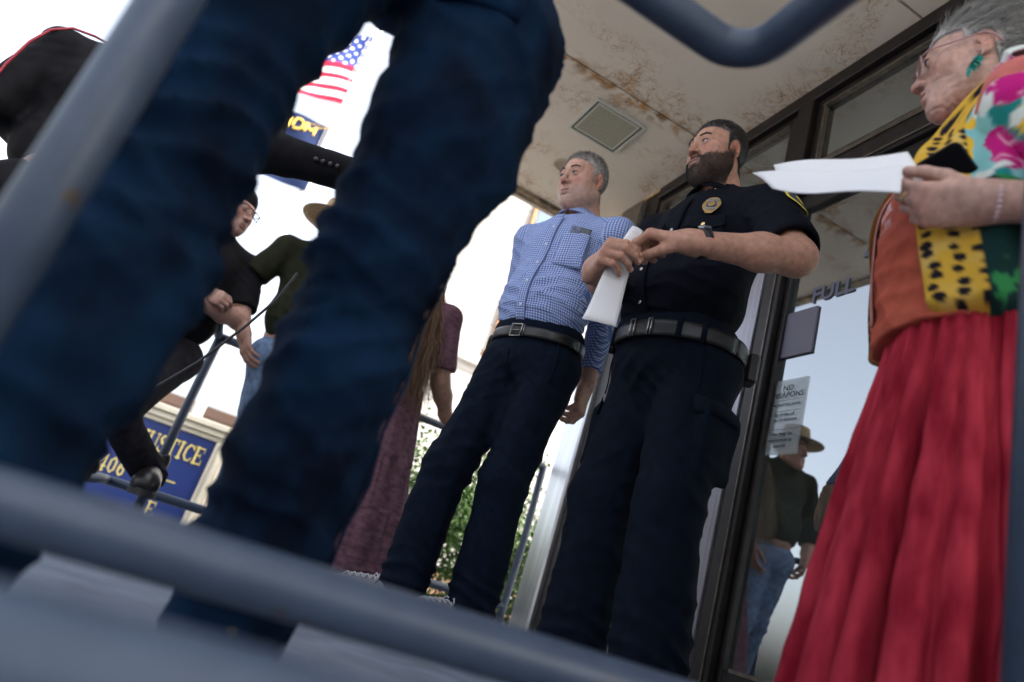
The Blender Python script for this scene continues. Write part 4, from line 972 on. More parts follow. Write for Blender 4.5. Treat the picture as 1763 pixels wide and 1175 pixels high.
# ---------------------------------------------------------------- the old woman with the scarf
M['coral'] = mat('coral_linen', (.42, .085, .055), .9, spec=.12, attr='Col', var=.15, vscale=30, bump=.5, bscale=420, bdist=.0008)
M['crimson'] = mat('crimson_gauze', (.27, .011, .026), .92, spec=.08, var=.22, vscale=14, bump=.6, bscale=260, bdist=.0012, col2=(.42, .034, .056), stretch=(2.2, 2.2, .6))
M['print'] = mat('printed_scarf', (.5, .4, .1), .9, spec=.12, attr='Col', bump=.3, bscale=500, bdist=.0006)
def scarf_cols(u, v, P):
    """u across, v along, in metres; yellow with black spots next to bright flowers"""
    n = len(u); C = np.tile([.60, .36, .045], (n, 1)); C = mixc(C, (.66, .50, .22), .5*np.clip(vnoise(P, 40, 3), 0, 1))
    def spots(su, sv, r, off, seed):
        a, b = u/su, v/sv+off*(np.floor(u/su) % 2); i, j = np.floor(a), np.floor(b); jx = _hash(i.astype(int), j.astype(int), 0, seed)-.5; jy = _hash(i.astype(int), j.astype(int), 1, seed)-.5
        k = _hash(i.astype(int), j.astype(int), 2, seed)*.4+.75
        return sstep(r*k-np.sqrt(((a-i-.5-jx*.3)*su)**2*1.6+((b-j-.5-jy*.3)*sv)**2), -.001, .001)
    C = mixc(C, (.012, .010, .016), spots(.025, .022, .0085, .5, 5))
    return C
def flower_cols(P, seed=0):
    a = fbm(P, 9, 30+seed, 2); b = fbm(P, 13, 44+seed, 2); c = fbm(P, 22, 51+seed, 2)
    C = np.tile([.22, .50, .50], (len(P), 1)); C = mixc(C, (.015, .20, .19), sstep(a, .08, .14)); C = mixc(C, (.02, .13, .05), sstep(a, .30, .34)); C = mixc(C, (.45, .012, .17), sstep(b, .16, .19)); C = mixc(C, (.66, .30, .42), sstep(b, .16, .19)*sstep(np.abs(c), .10, .02)); C = mixc(C, (.70, .42, .03), sstep(-b, .30, .33)); C = mixc(C, (.62, .66, .62), sstep(-c, .34, .38))
    return C
def lady():
    loc = (1.045, .70, 0); rz = rad(-137); r = empty('person', loc, rz)
    tag(r, 'old woman with grey hair, coral blouse, crimson skirt and spotted yellow scarf', 'person')
    L = lambda *p: to_local(p, loc, rz)
    # skirt: gathered at the waist, deep soft folds
    nth, nz = 260, 70; G = []; th = np.linspace(0, 2*math.pi, nth, endpoint=False); rg = np.random.default_rng(4)
    fr = [(rg.integers(5, 26), rg.uniform(0, 6.28), rg.uniform(-.6, .6)) for _ in range(9)]
    for z in np.linspace(.81, .035, nz):
        t = (.81-z)/.775; R = .132+.125*t**.85; f = sum(np.sin(th*k+p+s*t*2.0) / (3.0+k*.22) for k, p, s in fr)
        f = f-.9*np.abs(f); rr = R*(1+f*(.05+.30*t)) + .0035*np.sin(th*60+3*np.sin(th*7))*(1-t)**2
        G.append(np.column_stack([np.cos(th)*rr*1.06, np.sin(th)*rr*.98, np.full(nth, z)+.006*np.sin(th*9)*t]))
    b = MB(); G = np.array(G); G = np.concatenate([G, G[:, :1]], 1); P = G.reshape(-1, 3); P += (fbm(P*[1, 1, .6], 14, 9)*.004)[:, None]*[1, 1, 0]; b.sheet(P.reshape(G.shape), .003); b.build('skirt', M['crimson'], r, True)
    # blouse
    sh = SDF(); sh.u(ell((0, .01, 1.07), (.158, .115, .165))); sh.u(ell((0, -.082, 1.025), (.125, .088, .10)), .06); sh.u(ell((0, -.030, .895), (.155, .140, .15)), .08)
    sh.u(cone((0, -.01, .88), (0, -.020, .765), .142, .152, (0, 1, 0), .95), .04)
    shL, shR = A3(.155, .01, 1.185), A3(-.155, .01, 1.185)
    for S in (shL, shR): sh.u(cone((S[0]*.3, .01, 1.215), S, .055, .056), .05)
    sh.u(cone((0, .0, 1.17), (0, -.01, 1.265), .085, .060), .04)
    wL = L(.862, .585, .925); eL = L(.985, .455, .93); 
    eR, wR = ik(shR, (-.20, -.04, .72), .25, .23, (-.3, .6, 0))
    sh.u(cone(shR, eR, .058, .048), .03); sh.u(cone(eR, eR+(wR-eR)*.8, .048, .040), .02); sh.u(cone(shL, shL+(eL-shL)*.4, .056, .05), .03)
    sh.cut(plane((0, 0, .772), (0, .10, -1)), .003); sh.sub(cone((0, -.015, 1.255), (0, -.02, 1.34), .052, .062), .003)
    def ccol(V):
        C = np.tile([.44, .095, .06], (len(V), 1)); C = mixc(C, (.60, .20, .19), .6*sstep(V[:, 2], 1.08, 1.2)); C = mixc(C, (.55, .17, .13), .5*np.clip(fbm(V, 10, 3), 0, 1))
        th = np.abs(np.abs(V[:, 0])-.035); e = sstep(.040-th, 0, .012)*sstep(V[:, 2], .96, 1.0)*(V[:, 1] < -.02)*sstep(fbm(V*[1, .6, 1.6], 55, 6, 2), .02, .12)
        return mixc(C, (.62, .50, .50), e*.85)
    it = [((0, -.10, .86), (.16, .12, .09), (.3, 0, 1), .045, .007), ((.08, -.06, .92), (.12, .12, .12), (-.7, 0, 1), .05, .008), ((-.08, -.1, .95), (.12, .12, .12), (.7, 0, 1), .05, .007), ((.12, 0, 1.05), (.1, .1, .12), (-.6, 0, 1), .04, .007), ((0, -.12, .80), (.2, .12, .06), (1, 0, .4), .05, .006)]
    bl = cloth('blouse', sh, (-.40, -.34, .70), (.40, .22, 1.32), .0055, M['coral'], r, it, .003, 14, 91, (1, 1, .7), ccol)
    b = MB(); G = [[march(sh, (x, -.6, z), (0, 1, 0))[0]-[0, .004, 0] for x in np.linspace(-.010, .010, 3)] for z in np.linspace(.80, 1.19, 36)]; b.sheet(G, .003); V = np.vstack(b.v); mesh_obj('placket', V, b.f, M['coral'], bl, True, np.tile([.52, .26, .24], (len(V), 1)))
    b = MB(); b.tube([A3(math.sin(t)*.060, -.012-math.cos(t)*.056, 1.252-.012*math.cos(t)) for t in np.linspace(0, 2*math.pi, 28, endpoint=False)], .0055, 8, closed=True); V = np.vstack(b.v); mesh_obj('collar', V, b.f, M['coral'], bl, True, np.tile([.58, .22, .20], (len(V), 1)))
    # scarf: hangs over her left shoulder, and its other end on the far side
    def scarf(nm, a0, a1, z1, width, flower_from, out=.017):
        nv, nu = 150, 60; v, u = [g.ravel() for g in np.meshgrid(np.linspace(0, 1, nv), np.linspace(0, 1, nu), indexing='ij')]
        k1 = v/.22; k = (v-.22)/.78; over = v < .22; sg = math.copysign(1, a1[0])          # first over the shoulder, then down the side
        P1 = np.column_stack([a0[0]+(a0[1]-a0[0])*u, .09-.125*k1, np.full(len(u), 1.5)]); D1 = np.tile([0, 0, -1.0], (len(u), 1))
        z = 1.16-(1.16-z1)*k; ang = a1[0]+(a1[1]-a1[0])*u-.38*sg*(1-k); d = np.column_stack([np.sin(ang), -np.cos(ang), 0*z]); P2 = d*.45; P2[:, 2] = z
        o3 = over[:, None]; Q, N_n = marchv(sh, np.where(o3, P1, P2), np.where(o3, D1, -d)); wv = .008*np.sin(u*9+v*5)+.005*np.sin(u*21+v*7)
        G = (Q+N_n*(out+wv+.012*np.maximum(0, v-.4))[:, None]).reshape(nv, nu, 3)
        for _ in range(10): G[1:-1] = (G[:-2]+G[1:-1]*2+G[2:])/4
        b = MB(); b.sheet(G, .0025); V = np.vstack(b.v); uu = np.tile(np.tile(np.linspace(0, 1, nu)*width, nv), 2); vv = np.tile(np.repeat(np.linspace(0, 1, nv)*.62, nu), 2)
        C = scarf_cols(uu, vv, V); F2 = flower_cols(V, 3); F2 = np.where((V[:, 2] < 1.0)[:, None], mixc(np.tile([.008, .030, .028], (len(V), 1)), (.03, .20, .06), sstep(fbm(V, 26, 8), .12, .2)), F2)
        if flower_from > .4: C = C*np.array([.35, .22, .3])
        C = np.where((uu > flower_from)[:, None], F2, C); return mesh_obj(nm, V, b.f, M['print'], r, True, C)
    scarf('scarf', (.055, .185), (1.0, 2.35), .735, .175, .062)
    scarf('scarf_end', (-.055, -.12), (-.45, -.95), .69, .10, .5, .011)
    # wide printed sleeve on the raised arm
    sl = SDF(); sl.u(cone(shL+A3(.0, .01, .01), eL, .074, .066)); sl.u(cone(eL, eL+(wL-eL)*.72, .068, .066), .05); d = (wL-eL)/np.linalg.norm(wL-eL); sl.cut(plane(eL+(wL-eL)*.66, d), .003); sl.sub(cone(eL+(wL-eL)*.3, wL, .042, .054), .003)
    cloth('sleeve', sl, np.minimum(np.minimum(shL, eL), wL)-.12, np.maximum(np.maximum(shL, eL), wL)+.12, .0055, M['print'], r, [(eL, (.12,)*3, (1, .3, .2), .05, .009), ((eL+wL)/2, (.12,)*3, (.2, 1, .6), .04, .006)], .004, 16, 93, cols=lambda V: flower_cols(V, 0))
    q = dict(skin=(.50, .30, .24), w=.92, jaw=.86, nose=.98, hairline=.072, temple=.35, sideburn=.025, wrinkle=1.0, open=.0018, chin=.82, lipout=.003, lip=(.42, .12, .12), brow=(.22, .17, .15), browk=.4, gaze=(0, -1, 0), iris=(.12, .16, .2),
             hair=dict(col=(.34, .33, .31), col2=(.16, .15, .145), grey=.10, thick=.004, top=.8, lump=.12, n=15000, len=.050, toplen=.5, flow=(0, 1.3, .12), side=(0, 1.2, .25), base=.22, lift=.35, w=.0011, segs=6, wav=.006, bend=(0, -.3, -1.0), jit=.32))
    hr = rotm((0, 0, 1), rad(-6))@rotm((1, 0, 0), rad(9))*.92; hp = L(1.008, .726, 1.392)
    parts = [make_head(q, r, (hr, hp), .0022)]
    ho = [o for o in r.children if o.name.startswith('hair')][0]; hm = lambda p: np.array(p)@hr.T+hp
    # bun and loose wisps
    rg = np.random.default_rng(3); n = 260; a = rg.uniform(0, 6.28, n); rt = np.column_stack([rg.uniform(-.07, .07, n), rg.uniform(-.07, .10, n), np.zeros(n)]); rt[:, 2] = .045+.078*np.sqrt(np.clip(1-(rt[:, 0]/.085)**2-((rt[:, 1]-.02)/.11)**2, .05, 1))
    dr = np.column_stack([rg.normal(0, .3, n), rg.uniform(.2, 1.2, n), rg.uniform(.1, .9, n)]); sv, sf, kk = ribbons(rt, dr, rg.uniform(.03, .075, n), .0009, 7, (0, .2, -1.5), .006, .8, seed=8, jitter=.4)
    mesh_obj('wisps', hm(sv), sf, M['hair'], ho, False, np.repeat(np.tile([.50, .49, .47], (n, 1))*rg.uniform(.5, 1.2, (n, 1)), kk, 0))
    b = SDF(); b.u(ell((0, .118, .035), (.045, .034, .042))); V, F_ = surfnet(b, (-.07, .06, -.03), (.07, .17, .1), .004, 1); N = vnorm(V, F_); V = V+N*(.003*np.sin(V[:, 2]*420+V[:, 0]*200))[:, None]
    mesh_obj('bun', hm(V), F_, M['hair'], ho, True, np.tile([.26, .25, .24], (len(V), 1)))
    t_ = SDF(); t_.u(cone((0, .02, .95), (0, .0, 1.22), .09, .052)); t_.u(cone((0, .0, 1.2), hp+A3(0, .03, -.10), .054, .050), .02); parts.append(skin_piece(t_, (-.16, -.16, .80), (.16, .16, 1.40), .007, q))
    f = L(.73, .72, .9)-L(.862, .585, .925); cdir = L(0, 0, .3)-L(.85, .62, .93); cdir /= np.linalg.norm(cdir)
    hs, pl = hand_sdf(wL, f, cdir*.85+A3(0, 0, -.35), +1, (1.0, 1.1, 1.15, 1.2), (.9, .9, 1, 1), (.5, .25), .95, .03, .35)
    if False: pass
    hs.u(cone(eL, wL, .042, .026), .02)
    parts.append(skin_piece(hs, np.minimum(eL, wL)-.14, np.maximum(eL, wL)+.14, .003, q, [(p_[0], .012) for p_ in pl[:4]]))
    hs, pr = hand_sdf(wR, (0, -.1, -1), (-1, 0, 0), 1, (.7,)*4); hs.u(cone(eR+(wR-eR)*.6, wR, .034, .026), .02); parts.append(skin_piece(hs, wR-.16, wR+.16, .005, q))
    for k in (1, 2, 3): pass
    for e in (-1, 1):
        s2 = SDF(); s2.u(cone((e*.07, .0, .6), (e*.08, .0, .06), .07, .035)); parts.append(skin_piece(s2, (e*.08-.09, -.09, .03), (e*.08+.09, .09, .68), .012, q))
        shoe('shoe', Matrix.Translation((e*.085, .0, 0)), M['leather'], M['rubber'], r, .25)
    V, F_, C = join_parts(parts); mesh_obj('body', V, F_, M['skin_old'], r, True, C)
    # glasses
    gl = empty('glasses', loc, rz); tag(gl, 'thin rose metal glasses on the old woman face', 'glasses'); gm = mat('rose_metal', (.42, .25, .26), .3, metal=.8)
    for e in (-1, 1):
        b = MB(); pts = [hm((e*.033+.0235*math.cos(t)*(1+.1*abs(math.sin(2*t))), -.108+.007*(1+math.cos(t)*e)*.5, .004+.0175*math.sin(t))) for t in np.arange(28)*2*math.pi/28]
        b.tube(pts, .0012, 8, closed=True); b.build('rim', gm, gl, True)
        b = MB(); b.add(pts, [tuple(range(28))]); b.build('lens', M['lensglass'], gl)
        b = MB(); b.tube([hm((e*.057, -.099, .010)), hm((e*.069, -.085, .012)), hm((e*.0765, -.03, .014)), hm((e*.079, .014, .018)), hm((e*.078, .032, .004)), hm((e*.077, .040, -.016))], [.0016, .0018, .0018, .0016, .0022, .0022], 8); b.build('temple', gm, gl, True)
    b = MB(); b.tube([hm((-.011, -.112, .010)), hm((0, -.117, .014)), hm((.011, -.112, .010))], .0012, 8); b.build('bridge', gm, gl, True)
    # earring: teal beaded feather
    er = empty('earring', loc, rz); tag(er, 'teal beaded feather earring hanging from the old woman ear', 'earring')
    e0 = hm((.083, .000, -.036)); b = MB(); b.tube([e0+A3(0, 0, .004), e0+A3(.002, .002, .001), e0+A3(.001, .003, -.004), e0+A3(.001, .001, -.012)], .0008, 6); b.build('hook', M['steel'], er, True)
    rg = np.random.default_rng(2); n = 150; k = rg.uniform(0, 1, n); rt = e0+A3(.001, -.002, -.010)+np.outer(k, A3(.002, -.016, -.040)); wd_ = np.sin(np.clip(k*1.1+.1, 0, 1)*math.pi)**.6
    lat = rg.choice([-1, 1], n); dr = np.column_stack([rg.normal(0, .25, n), lat*.75*wd_, -1.0+0*k]); sv, sf, kk = ribbons(rt, dr, .014+.006*rg.uniform(0, 1, n), .0024, 3, (0, 0, -.4), seed=9, jitter=.12)
    ec = np.where((np.abs(k-.5) < .14)[:, None]*(rg.uniform(0, 1, n) < .5)[:, None], [[.09, .012, .02]], [[.03, .34, .28]])*rg.uniform(.6, 1.3, (n, 1)); mesh_obj('feather', sv, sf, M['print'], er, False, np.repeat(ec, kk, 0))
    # bracelet of pale beads
    br = empty('bracelet', loc, rz); tag(br, 'bracelet of small pale pink beads on the old woman wrist', 'bracelet'); ax = (wL-eL)/np.linalg.norm(wL-eL); x = np.cross(ax, (0, 0, 1)); x /= np.linalg.norm(x); y = np.cross(x, ax); c = wL-ax*.012; bm_ = mat('pink_pearl', (.62, .42, .44), .3, coat=.4)
    for i in range(22):
        t = i*2*math.pi/22; b = MB(); b.ell((0, 0, 0), (.0042,)*3, 12); o = b.build('bead', bm_, br, True); o.location = Vector(c+x*math.cos(t)*.0295+y*math.sin(t)*.0265+A3(0, 0, -.002))
    rgo = empty('ring', loc, rz); tag(rgo, 'chunky gold ring on the old woman finger under the papers', 'ring'); p0, p1 = pl[1][0], pl[1][1]; d_ = (p1-p0)/np.linalg.norm(p1-p0); c_ = p0+(p1-p0)*.55; x = np.cross(d_, (0, 0, 1)); x /= np.linalg.norm(x); y = np.cross(d_, x)
    b = MB(); b.tube([c_+(x*math.cos(t)+y*math.sin(t))*.0100 for t in np.arange(20)*math.pi/10], .0024, 8, closed=True); b.build('band', M['gold'], rgo, True)
def quad_sheet(name, label, c, m, th=.0012, bow=(0, 0, 0), n=14):
    """c: four world corners in order"""
    c = [A3(*p) for p in c]; G = []
    for v in np.linspace(0, 1, n):
        l, r_ = c[0]*(1-v)+c[3]*v, c[1]*(1-v)+c[2]*v; G.append([l*(1-u)+r_*u+A3(*bow)*math.sin(math.pi*u)*(.4+.6*v)+A3(0, 0, .004)*math.sin(7*u+3*v) for u in np.linspace(0, 1, n)])
    b = MB(); b.sheet(G, th); V = np.vstack(b.v)-c[0]; o = mesh_obj(name, V, b.f, m, None, True, loc=c[0]); tag(o, label, 'paper'); return o
M['lensglass'] = glass_material('spectacle_lens', .06, (.93, .93, .92), .0)
lady()
# ---------------------------------------------------------------- the police officer
M['uniform'] = mat('navy_uniform_cloth', (.0026, .0035, .008), .85, spec=.12, var=.2, vscale=30, bump=.2, bscale=600, bdist=.0006)
M['uniform_trouser'] = mat('navy_uniform_trouser', (.0016, .0042, .011), .88, spec=.12, var=.25, vscale=35, bump=.2, bscale=600, bdist=.0006)
M['webbing'] = mat('black_belt_leather', (.010, .010, .011), .42, var=.3, vscale=80, bump=.4, bscale=500, bdist=.001)
def disc(nm, rx, ry, z0, z1, m, par, MX=None, n_=28, shape=None):
    b = MB(); pts = shape or [(rx*math.cos(t), ry*math.sin(t)) for t in np.arange(n_)*2*math.pi/n_]; n_ = len(pts)
    b.add([(x, y, z) for z in (z0, z1) for x, y in pts], [tuple(range(n_))[::-1], tuple(range(n_, 2*n_))]+[(i, (i+1) % n_, n_+(i+1) % n_, n_+i) for i in range(n_)])
    o = b.build(nm, m, par)
    if MX is not None: o.matrix_basis = MX
    return o
def officer():
    loc = (1.075, 1.615, 0); rz = rad(-76); r = empty('person', loc, rz)
    tag(r, 'bearded police officer in navy uniform holding a folded sheet of paper', 'person')
    L = lambda *p: to_local(p, loc, rz)
    fR, fL = L(1.00, 1.66, .05), L(1.06, 1.42, .05)
    hipL, hipR = A3(.09, .01, .90), A3(-.09, .01, .90)
    kL = (hipL+fL)/2+A3(.01, -.035, .03); kR = (hipR+fR)/2+A3(-.01, -.035, .03); aL, aR = fL+A3(0, 0, .035), fR+A3(0, 0, .035)
    BZ = .985
    s = legs_sdf(None, [(hipL, kL, aL), (hipR, kR, aR)], ((0, .01, .925), (.195, .165, .14)), BZ, hemr=.096, th=.112, kn=.090)
    s.u(ell((0, -.005, 1.0), (.190, .172, .09)), .03)
    for e in (1, -1):      # cargo pockets on the thighs
        c = (hipL if e > 0 else hipR)*.52+(kL if e > 0 else kR)*.48; s.u(rbox(c+A3(e*.095, .01, -.03), (.018, .075, .10), .015), .015)
    it = []
    for h, k, a, e in ((hipL, kL, aL, 1), (hipR, kR, aR, -1)):
        it += [(k+A3(0, .03, .02), (.13, .13, .13), (.5*e, .2, 1), .06, .008), (a+A3(0, 0, .05), (.14, .14, .11), (.25*e, .3, 1), .05, .012), ((k+a)/2, (.13, .13, .16), (.6*e, .2, 1), .09, .008), ((h+k)/2, (.14, .14, .2), (1, .2, .5*e), .11, .006), (h+A3(-.05*e, -.08, -.06), (.10, .1, .10), (.9*e, 0, 1), .045, .007)]
    tr = cloth('trousers', s, (-.5, -.4, .02), (.5, .4, 1.02), .0075, M['uniform_trouser'], r, it, .006, 9, 61)
    for e in (1, -1):
        c = (hipL if e > 0 else hipR)*.52+(kL if e > 0 else kR)*.48; G = []
        for z in np.linspace(.035, .085, 4): G.append([march(s, (e*.5, c[1]+y, c[2]+z-.0), (-e, 0, 0))[0]+A3(e*.003, 0, 0) for y in np.linspace(-.070, .085, 8)])
        b = MB(); b.sheet(G, .003); b.build('cargo_pocket_flap', M['uniform_trouser'], tr, True)
    for e in (-1, 1):
        mb = MB(); pts = []
        for t in np.linspace(0, 1, 9): q, n = march(s, (e*.45, -.30, .965-.15*t), (-e*(1-.2*(1-t)), .6+.2*t, 0)); pts.append(q+n*.001)
        mb.tube(pts, .0022, 6); mb.build('pocket_edge', M['uniform_trouser'], tr, True)
    # shirt
    sh = SDF(); sh.u(ell((0, .015, 1.335), (.205, .145, .180))); sh.u(ell((0, -.035, 1.130), (.200, .180, .165)), .09)
    shL, shR = A3(.205, .02, 1.435), A3(-.205, .01, 1.435)
    for S in (shL, shR): sh.u(cone((S[0]*.3, .02, 1.475), S, .064, .070), .06)
    sh.u(cone((0, .02, 1.44), (0, .025, 1.53), .10, .075), .04)
    eL = L(1.11, 1.235, 1.185); wL = L(.835, 1.300, 1.112); eR, wR = ik(shR, L(.690, 1.500, 1.030), .345, .325, (-1, .6, -.5))
    slL = shL+(eL-shL)*.80; slR = shR+(eR-shR)*.85
    for S, E in ((shL, slL), (shR, slR)): sh.u(cone(S, E, .078, .077), .035)
    sh.cut(plane((0, 0, BZ+.005), (0, 0, -1)), .004)
    for S, E in ((shL, slL), (shR, slR)):
        d = (E-S)/np.linalg.norm(E-S); pc = E+d*.02; sh.sub(lambda P, pc=pc, d=d: np.maximum(-((P-pc)@d), np.sqrt(((P-pc)**2).sum(1))-.13), .003); sh.sub(cone(E-d*.03, E+d*.1, .058, .066), .003)
    sh.sub(cone((0, .0, 1.52), (0, .0, 1.62), .062, .066), .003)
    it = [((0, -.16, 1.05), (.24, .14, .09), (.2, 0, 1), .045, .007), ((.12, -.12, 1.2), (.12, .12, .14), (-.6, 0, 1), .07, .007), ((.2, .0, 1.32), (.1, .12, .12), (-.7, 0, 1), .05, .007), ((.26, -.02, 1.38), (.1, .12, .12), (.5, .3, 1), .05, .006), ((-.12, -.12, 1.2), (.12, .12, .14), (.6, 0, 1), .07, .007), ((0, -.16, 1.18), (.16, .1, .1), (1, 0, .3), .09, .005)]
    so_ = cloth('shirt', sh, (-.46, -.34, .96), (.46, .28, 1.60), .006, M['uniform'], r, it, .003, 12, 71, (1, 1, .7))
    def on(x, z, out=.0): q, n = march(sh, (x, -.6, z), (0, 1, 0)); return q+n*out, n
    G = [[on(x, z, .004)[0] for x in np.linspace(-.018, .018, 4)] for z in np.linspace(1.0, 1.45, 34)]
    b = MB(); b.sheet(G, .0025); b.build('placket', M['uniform'], so_, True)
    for z in (1.045, 1.135, 1.225, 1.315):
        q, n = on(0, z, .007); b = MB(); b.ell(q, (.006, .0022, .006), 12); b.build('button', M['steel'], so_, True)
    for e in (1, -1):   # breast pockets with flaps
        G = [[on(e*x, z, .004)[0] for x in np.linspace(.045, .150, 8)] for z in np.linspace(1.215, 1.335, 8)]; b = MB(); b.sheet(G, .003); pk = b.build('pocket', M['uniform'], so_, True)
        G = []
        for z in np.linspace(0, 1, 6): G.append([on(e*x, 1.355-z*(.038+.014*(1-abs(x-.0975)/.0525)), .008)[0] for x in np.linspace(.042, .153, 9)])
        b = MB(); b.sheet(G, .003); b.build('pocket_flap', M['uniform'], pk, True)
        q, n = on(e*.0975, 1.318, .012); b = MB(); b.ell(q, (.008, .004, .008), 14); b.build('button', M['gold'], pk, True)
        # epaulette
        G = []
        for t in np.linspace(0, 1, 9):
            row = []
            for u in (-1, 0, 1): q, n = march(sh, (e*(.085+.12*t), .02+u*(.022-.004*t), 1.7), (0, 0, -1)); row.append(q+A3(0, 0, .004))
            G.append(row)
        b = MB(); b.sheet(G, .003); b.build('epaulette', M['uniform'], so_, True)
    for e in (-1, 1):   # collar
        G = []
        for t in np.linspace(0, 1, 14):
            a = math.pi*(1-t)*.96; out = A3(e*math.sin(a), -math.cos(math.pi-a), 0); top = A3(0, .026, 1.560-.052*t)+out*.073
            wd = .036+.034*t**3; G.append([top-out*.004, top+out*.012+A3(0, 0, -wd*.4), top+out*(.026+.006*t)+A3(e*.016*t**2, -.010*t**2, -wd)])
        b = MB(); b.sheet(G, .004); b.build('collar', M['uniform'], so_, True)
    b = MB(); b.ell((0, .020, 1.50), (.064, .060, .036), 20); b.build('black_undershirt', M['black'], so_, True)
    for e in (-1, 1):
        q = A3(e*.052, -.055, 1.505); b = MB(); b.ell(q, (.006, .004, .009), 10); b.build('collar_pin', M['gold'], so_, True)
    # badge, patch, name plate
    R0 = Matrix.Translation(Vector(loc))@Matrix.Rotation(rz, 4, 'Z')
    bd = empty('police_badge', loc, rz); tag(bd, 'gold oval shield badge pinned high on the officer navy chest', 'badge')
    q, n = on(.098, 1.398, .006); tx = np.cross((0, 0, 1), n); MX = frame(tx, np.cross(n, tx), n, q)
    shp = [(.027*math.cos(t)*(1+.015*math.cos(6*t)), .036*math.sin(t)*(1+.02*math.cos(6*t))-(.006 if math.sin(t) < -.9 else 0)) for t in np.arange(48)*2*math.pi/48]
    disc('shield', 0, 0, 0, .003, M['gold'], bd, MX, shape=shp)
    disc('upper_banner', .020, .006, .003, .0048, M['steel'], bd, MX@Matrix.Translation((0, .020, 0)))
    disc('lower_banner', .018, .005, .003, .0048, M['steel'], bd, MX@Matrix.Translation((0, -.020, 0)))
    disc('enamel_ring', .0155, .0165, .003, .0044, mat('blue_grey_enamel', (.05, .06, .12), .2), bd, MX); disc('centre_seal', .010, .011, .0044, .006, M['gold'], bd, MX)
    b = MB(); G = []; d = (eL-shL)/np.linalg.norm(eL-shL); sd_ = L(.8, 1.0, 1.4)-L(1.1, 1.4, 1.4); sd_ /= np.linalg.norm(sd_)
    pm = mat('yellow_patch_border', (.62, .50, .06), .7); pi_ = mat('dark_patch_field', (.03, .035, .06), .8)
    side = A3(1, -.10, .12); side = side-d*(side@d); side /= np.linalg.norm(side); tt = np.cross(d, side)
    def patch(w_, h0, h1, out, m, nm, par):
        G = []
        for v in np.linspace(0, 1, 9):
            row = []; ww = w_*(1-max(0, v-.55)/.45*.92)
            for u in np.linspace(-1, 1, 9):
                p = shL+d*(h0+(h1-h0)*v)+tt*u*ww; q, n = march(sh, p+side*.2, -side); row.append(q+n*out)
            G.append(row)
        b = MB(); b.sheet(G, .0015); return b.build(nm, m, par, True)
    pa = patch(.043, .035, .145, .004, pm, 'shoulder_patch', so_); patch(.036, .043, .132, .0055, pi_, 'patch_field', pa); patch(.014, .065, .095, .0068, pm, 'patch_emblem', pa)
    # belt
    bo, base, D, nr = belt_on(s, (0, .0, BZ-.012), (0, -.03, 1), r, M['webbing'], .048, .006, .32, .008)
    p, tg, out = on_belt(base, D, nr, rad(-90), .016)
    def rr(w_, h_, t_, nm, p): b = MB(); b.tube([p+tg*x+nr*y for x, y in [(-w_, -h_), (w_, -h_), (w_, h_), (-w_, h_)]], t_, 8, closed=True); return b.build(nm, M['steel'], bo, True)
    rr(.008, .027, .0026, 'buckle', p-tg*.016); rr(.006, .025, .0024, 'buckle', p+tg*.045+A3(0, .004, 0))
    for a in (-52, -128, -30, -150):
        p2, t2, o2 = on_belt(base, D, nr, rad(a), .012); b = MB(); b.tube([p2-nr*.028, p2+nr*.028], .0085, 8); b.build('belt_loop', M['uniform_trouser'], bo, True)
    for a, nm in ((40, 'belt_pouch'),):
        p2, t2, o2 = on_belt(base, D, nr, rad(a), .03); b = MB(); b.box((-.03, -.045, -.018), (.03, .045, .018), .008); ob = b.build(nm, M['webbing'], bo); ob.matrix_basis = frame(t2, nr, np.cross(t2, nr), p2-nr*.012)
    # skin
    q = dict(skin=(.44, .235, .165), w=1.05, jaw=1.12, fat=.010, neck=.010, hairline=.082, temple=.45, stubble=0, beard=(.0085, .0065, .006), beard_n=15000, beard_len=.65, gaze=(-.25, -1, .2), iris=(.20, .30, .40), brow=(.022, .016, .013), browk=1.0,
             hair=dict(col=(.014, .011, .010), col2=(.34, .33, .33), grey=-.45, greyside=.6, thick=.003, len=.0055, toplen=.8, n=8500, flow=(0, .35, .1), lift=.4, w=.0012, bend=(0, .1, -.2), jit=.2))
    hr = rotm((0, 0, 1), rad(-8))@rotm((1, 0, 0), rad(9))*.94; hp = A3(0, -.028, 1.672)
    parts = [make_head(q, r, (hr, hp), .0023)]
    t_ = SDF(); t_.u(cone((0, .02, 1.30), (0, .02, 1.50), .10, .06)); t_.u(ell((0, 0, 1.1), (.15, .11, .2)), .05)
    parts.append(skin_piece(t_, (-.2, -.16, .85), (.2, .16, 1.58), .012, q))
    # left arm and hand in front of the chest (near the camera); hand half closed with the paper pinched
    kn = L(.755, 1.375, 1.125); fdir = kn-wL
    hs, pl = hand_sdf(wL, fdir, A3(.35, -.35, 1)+A3(.2, 0, 0), -1, (.75, .85, .95, 1.05), (1.05, 1.15, 1.2, 1.25), (.15, .25), 1.10, .03, .55)
    hs.u(cone(shL+(eL-shL)*.45, eL, .053, .047), .02); hs.u(cone(eL, eL+(wL-eL)*.35, .047, .046), .03); hs.u(cone(eL+(wL-eL)*.35, wL, .046, .030), .03)
    lo = np.minimum(np.minimum(shL, eL), np.minimum(wL, kn))-.12; hi = np.maximum(np.maximum(shL, eL), np.maximum(wL, kn))+.12
    parts.append(skin_piece(hs, lo, hi, .0034, q, [(p_[0], .013) for p_ in pl[:4]]+[(p_[1], .009) for p_ in pl[:4]], nl=nails(pl, fdir, A3(.35, -.35, 1)+A3(.2, 0, 0), -1)))
    hs, pr = hand_sdf(wR, L(-.25, -.95, .12)-L(0, 0, 0), L(-.9, .25, .2)-L(0, 0, 0), -1, (.95, 1.0, 1.05, 1.1), (.75, .8, .85, .9), (.7, .4), 1.06, .02, .6)
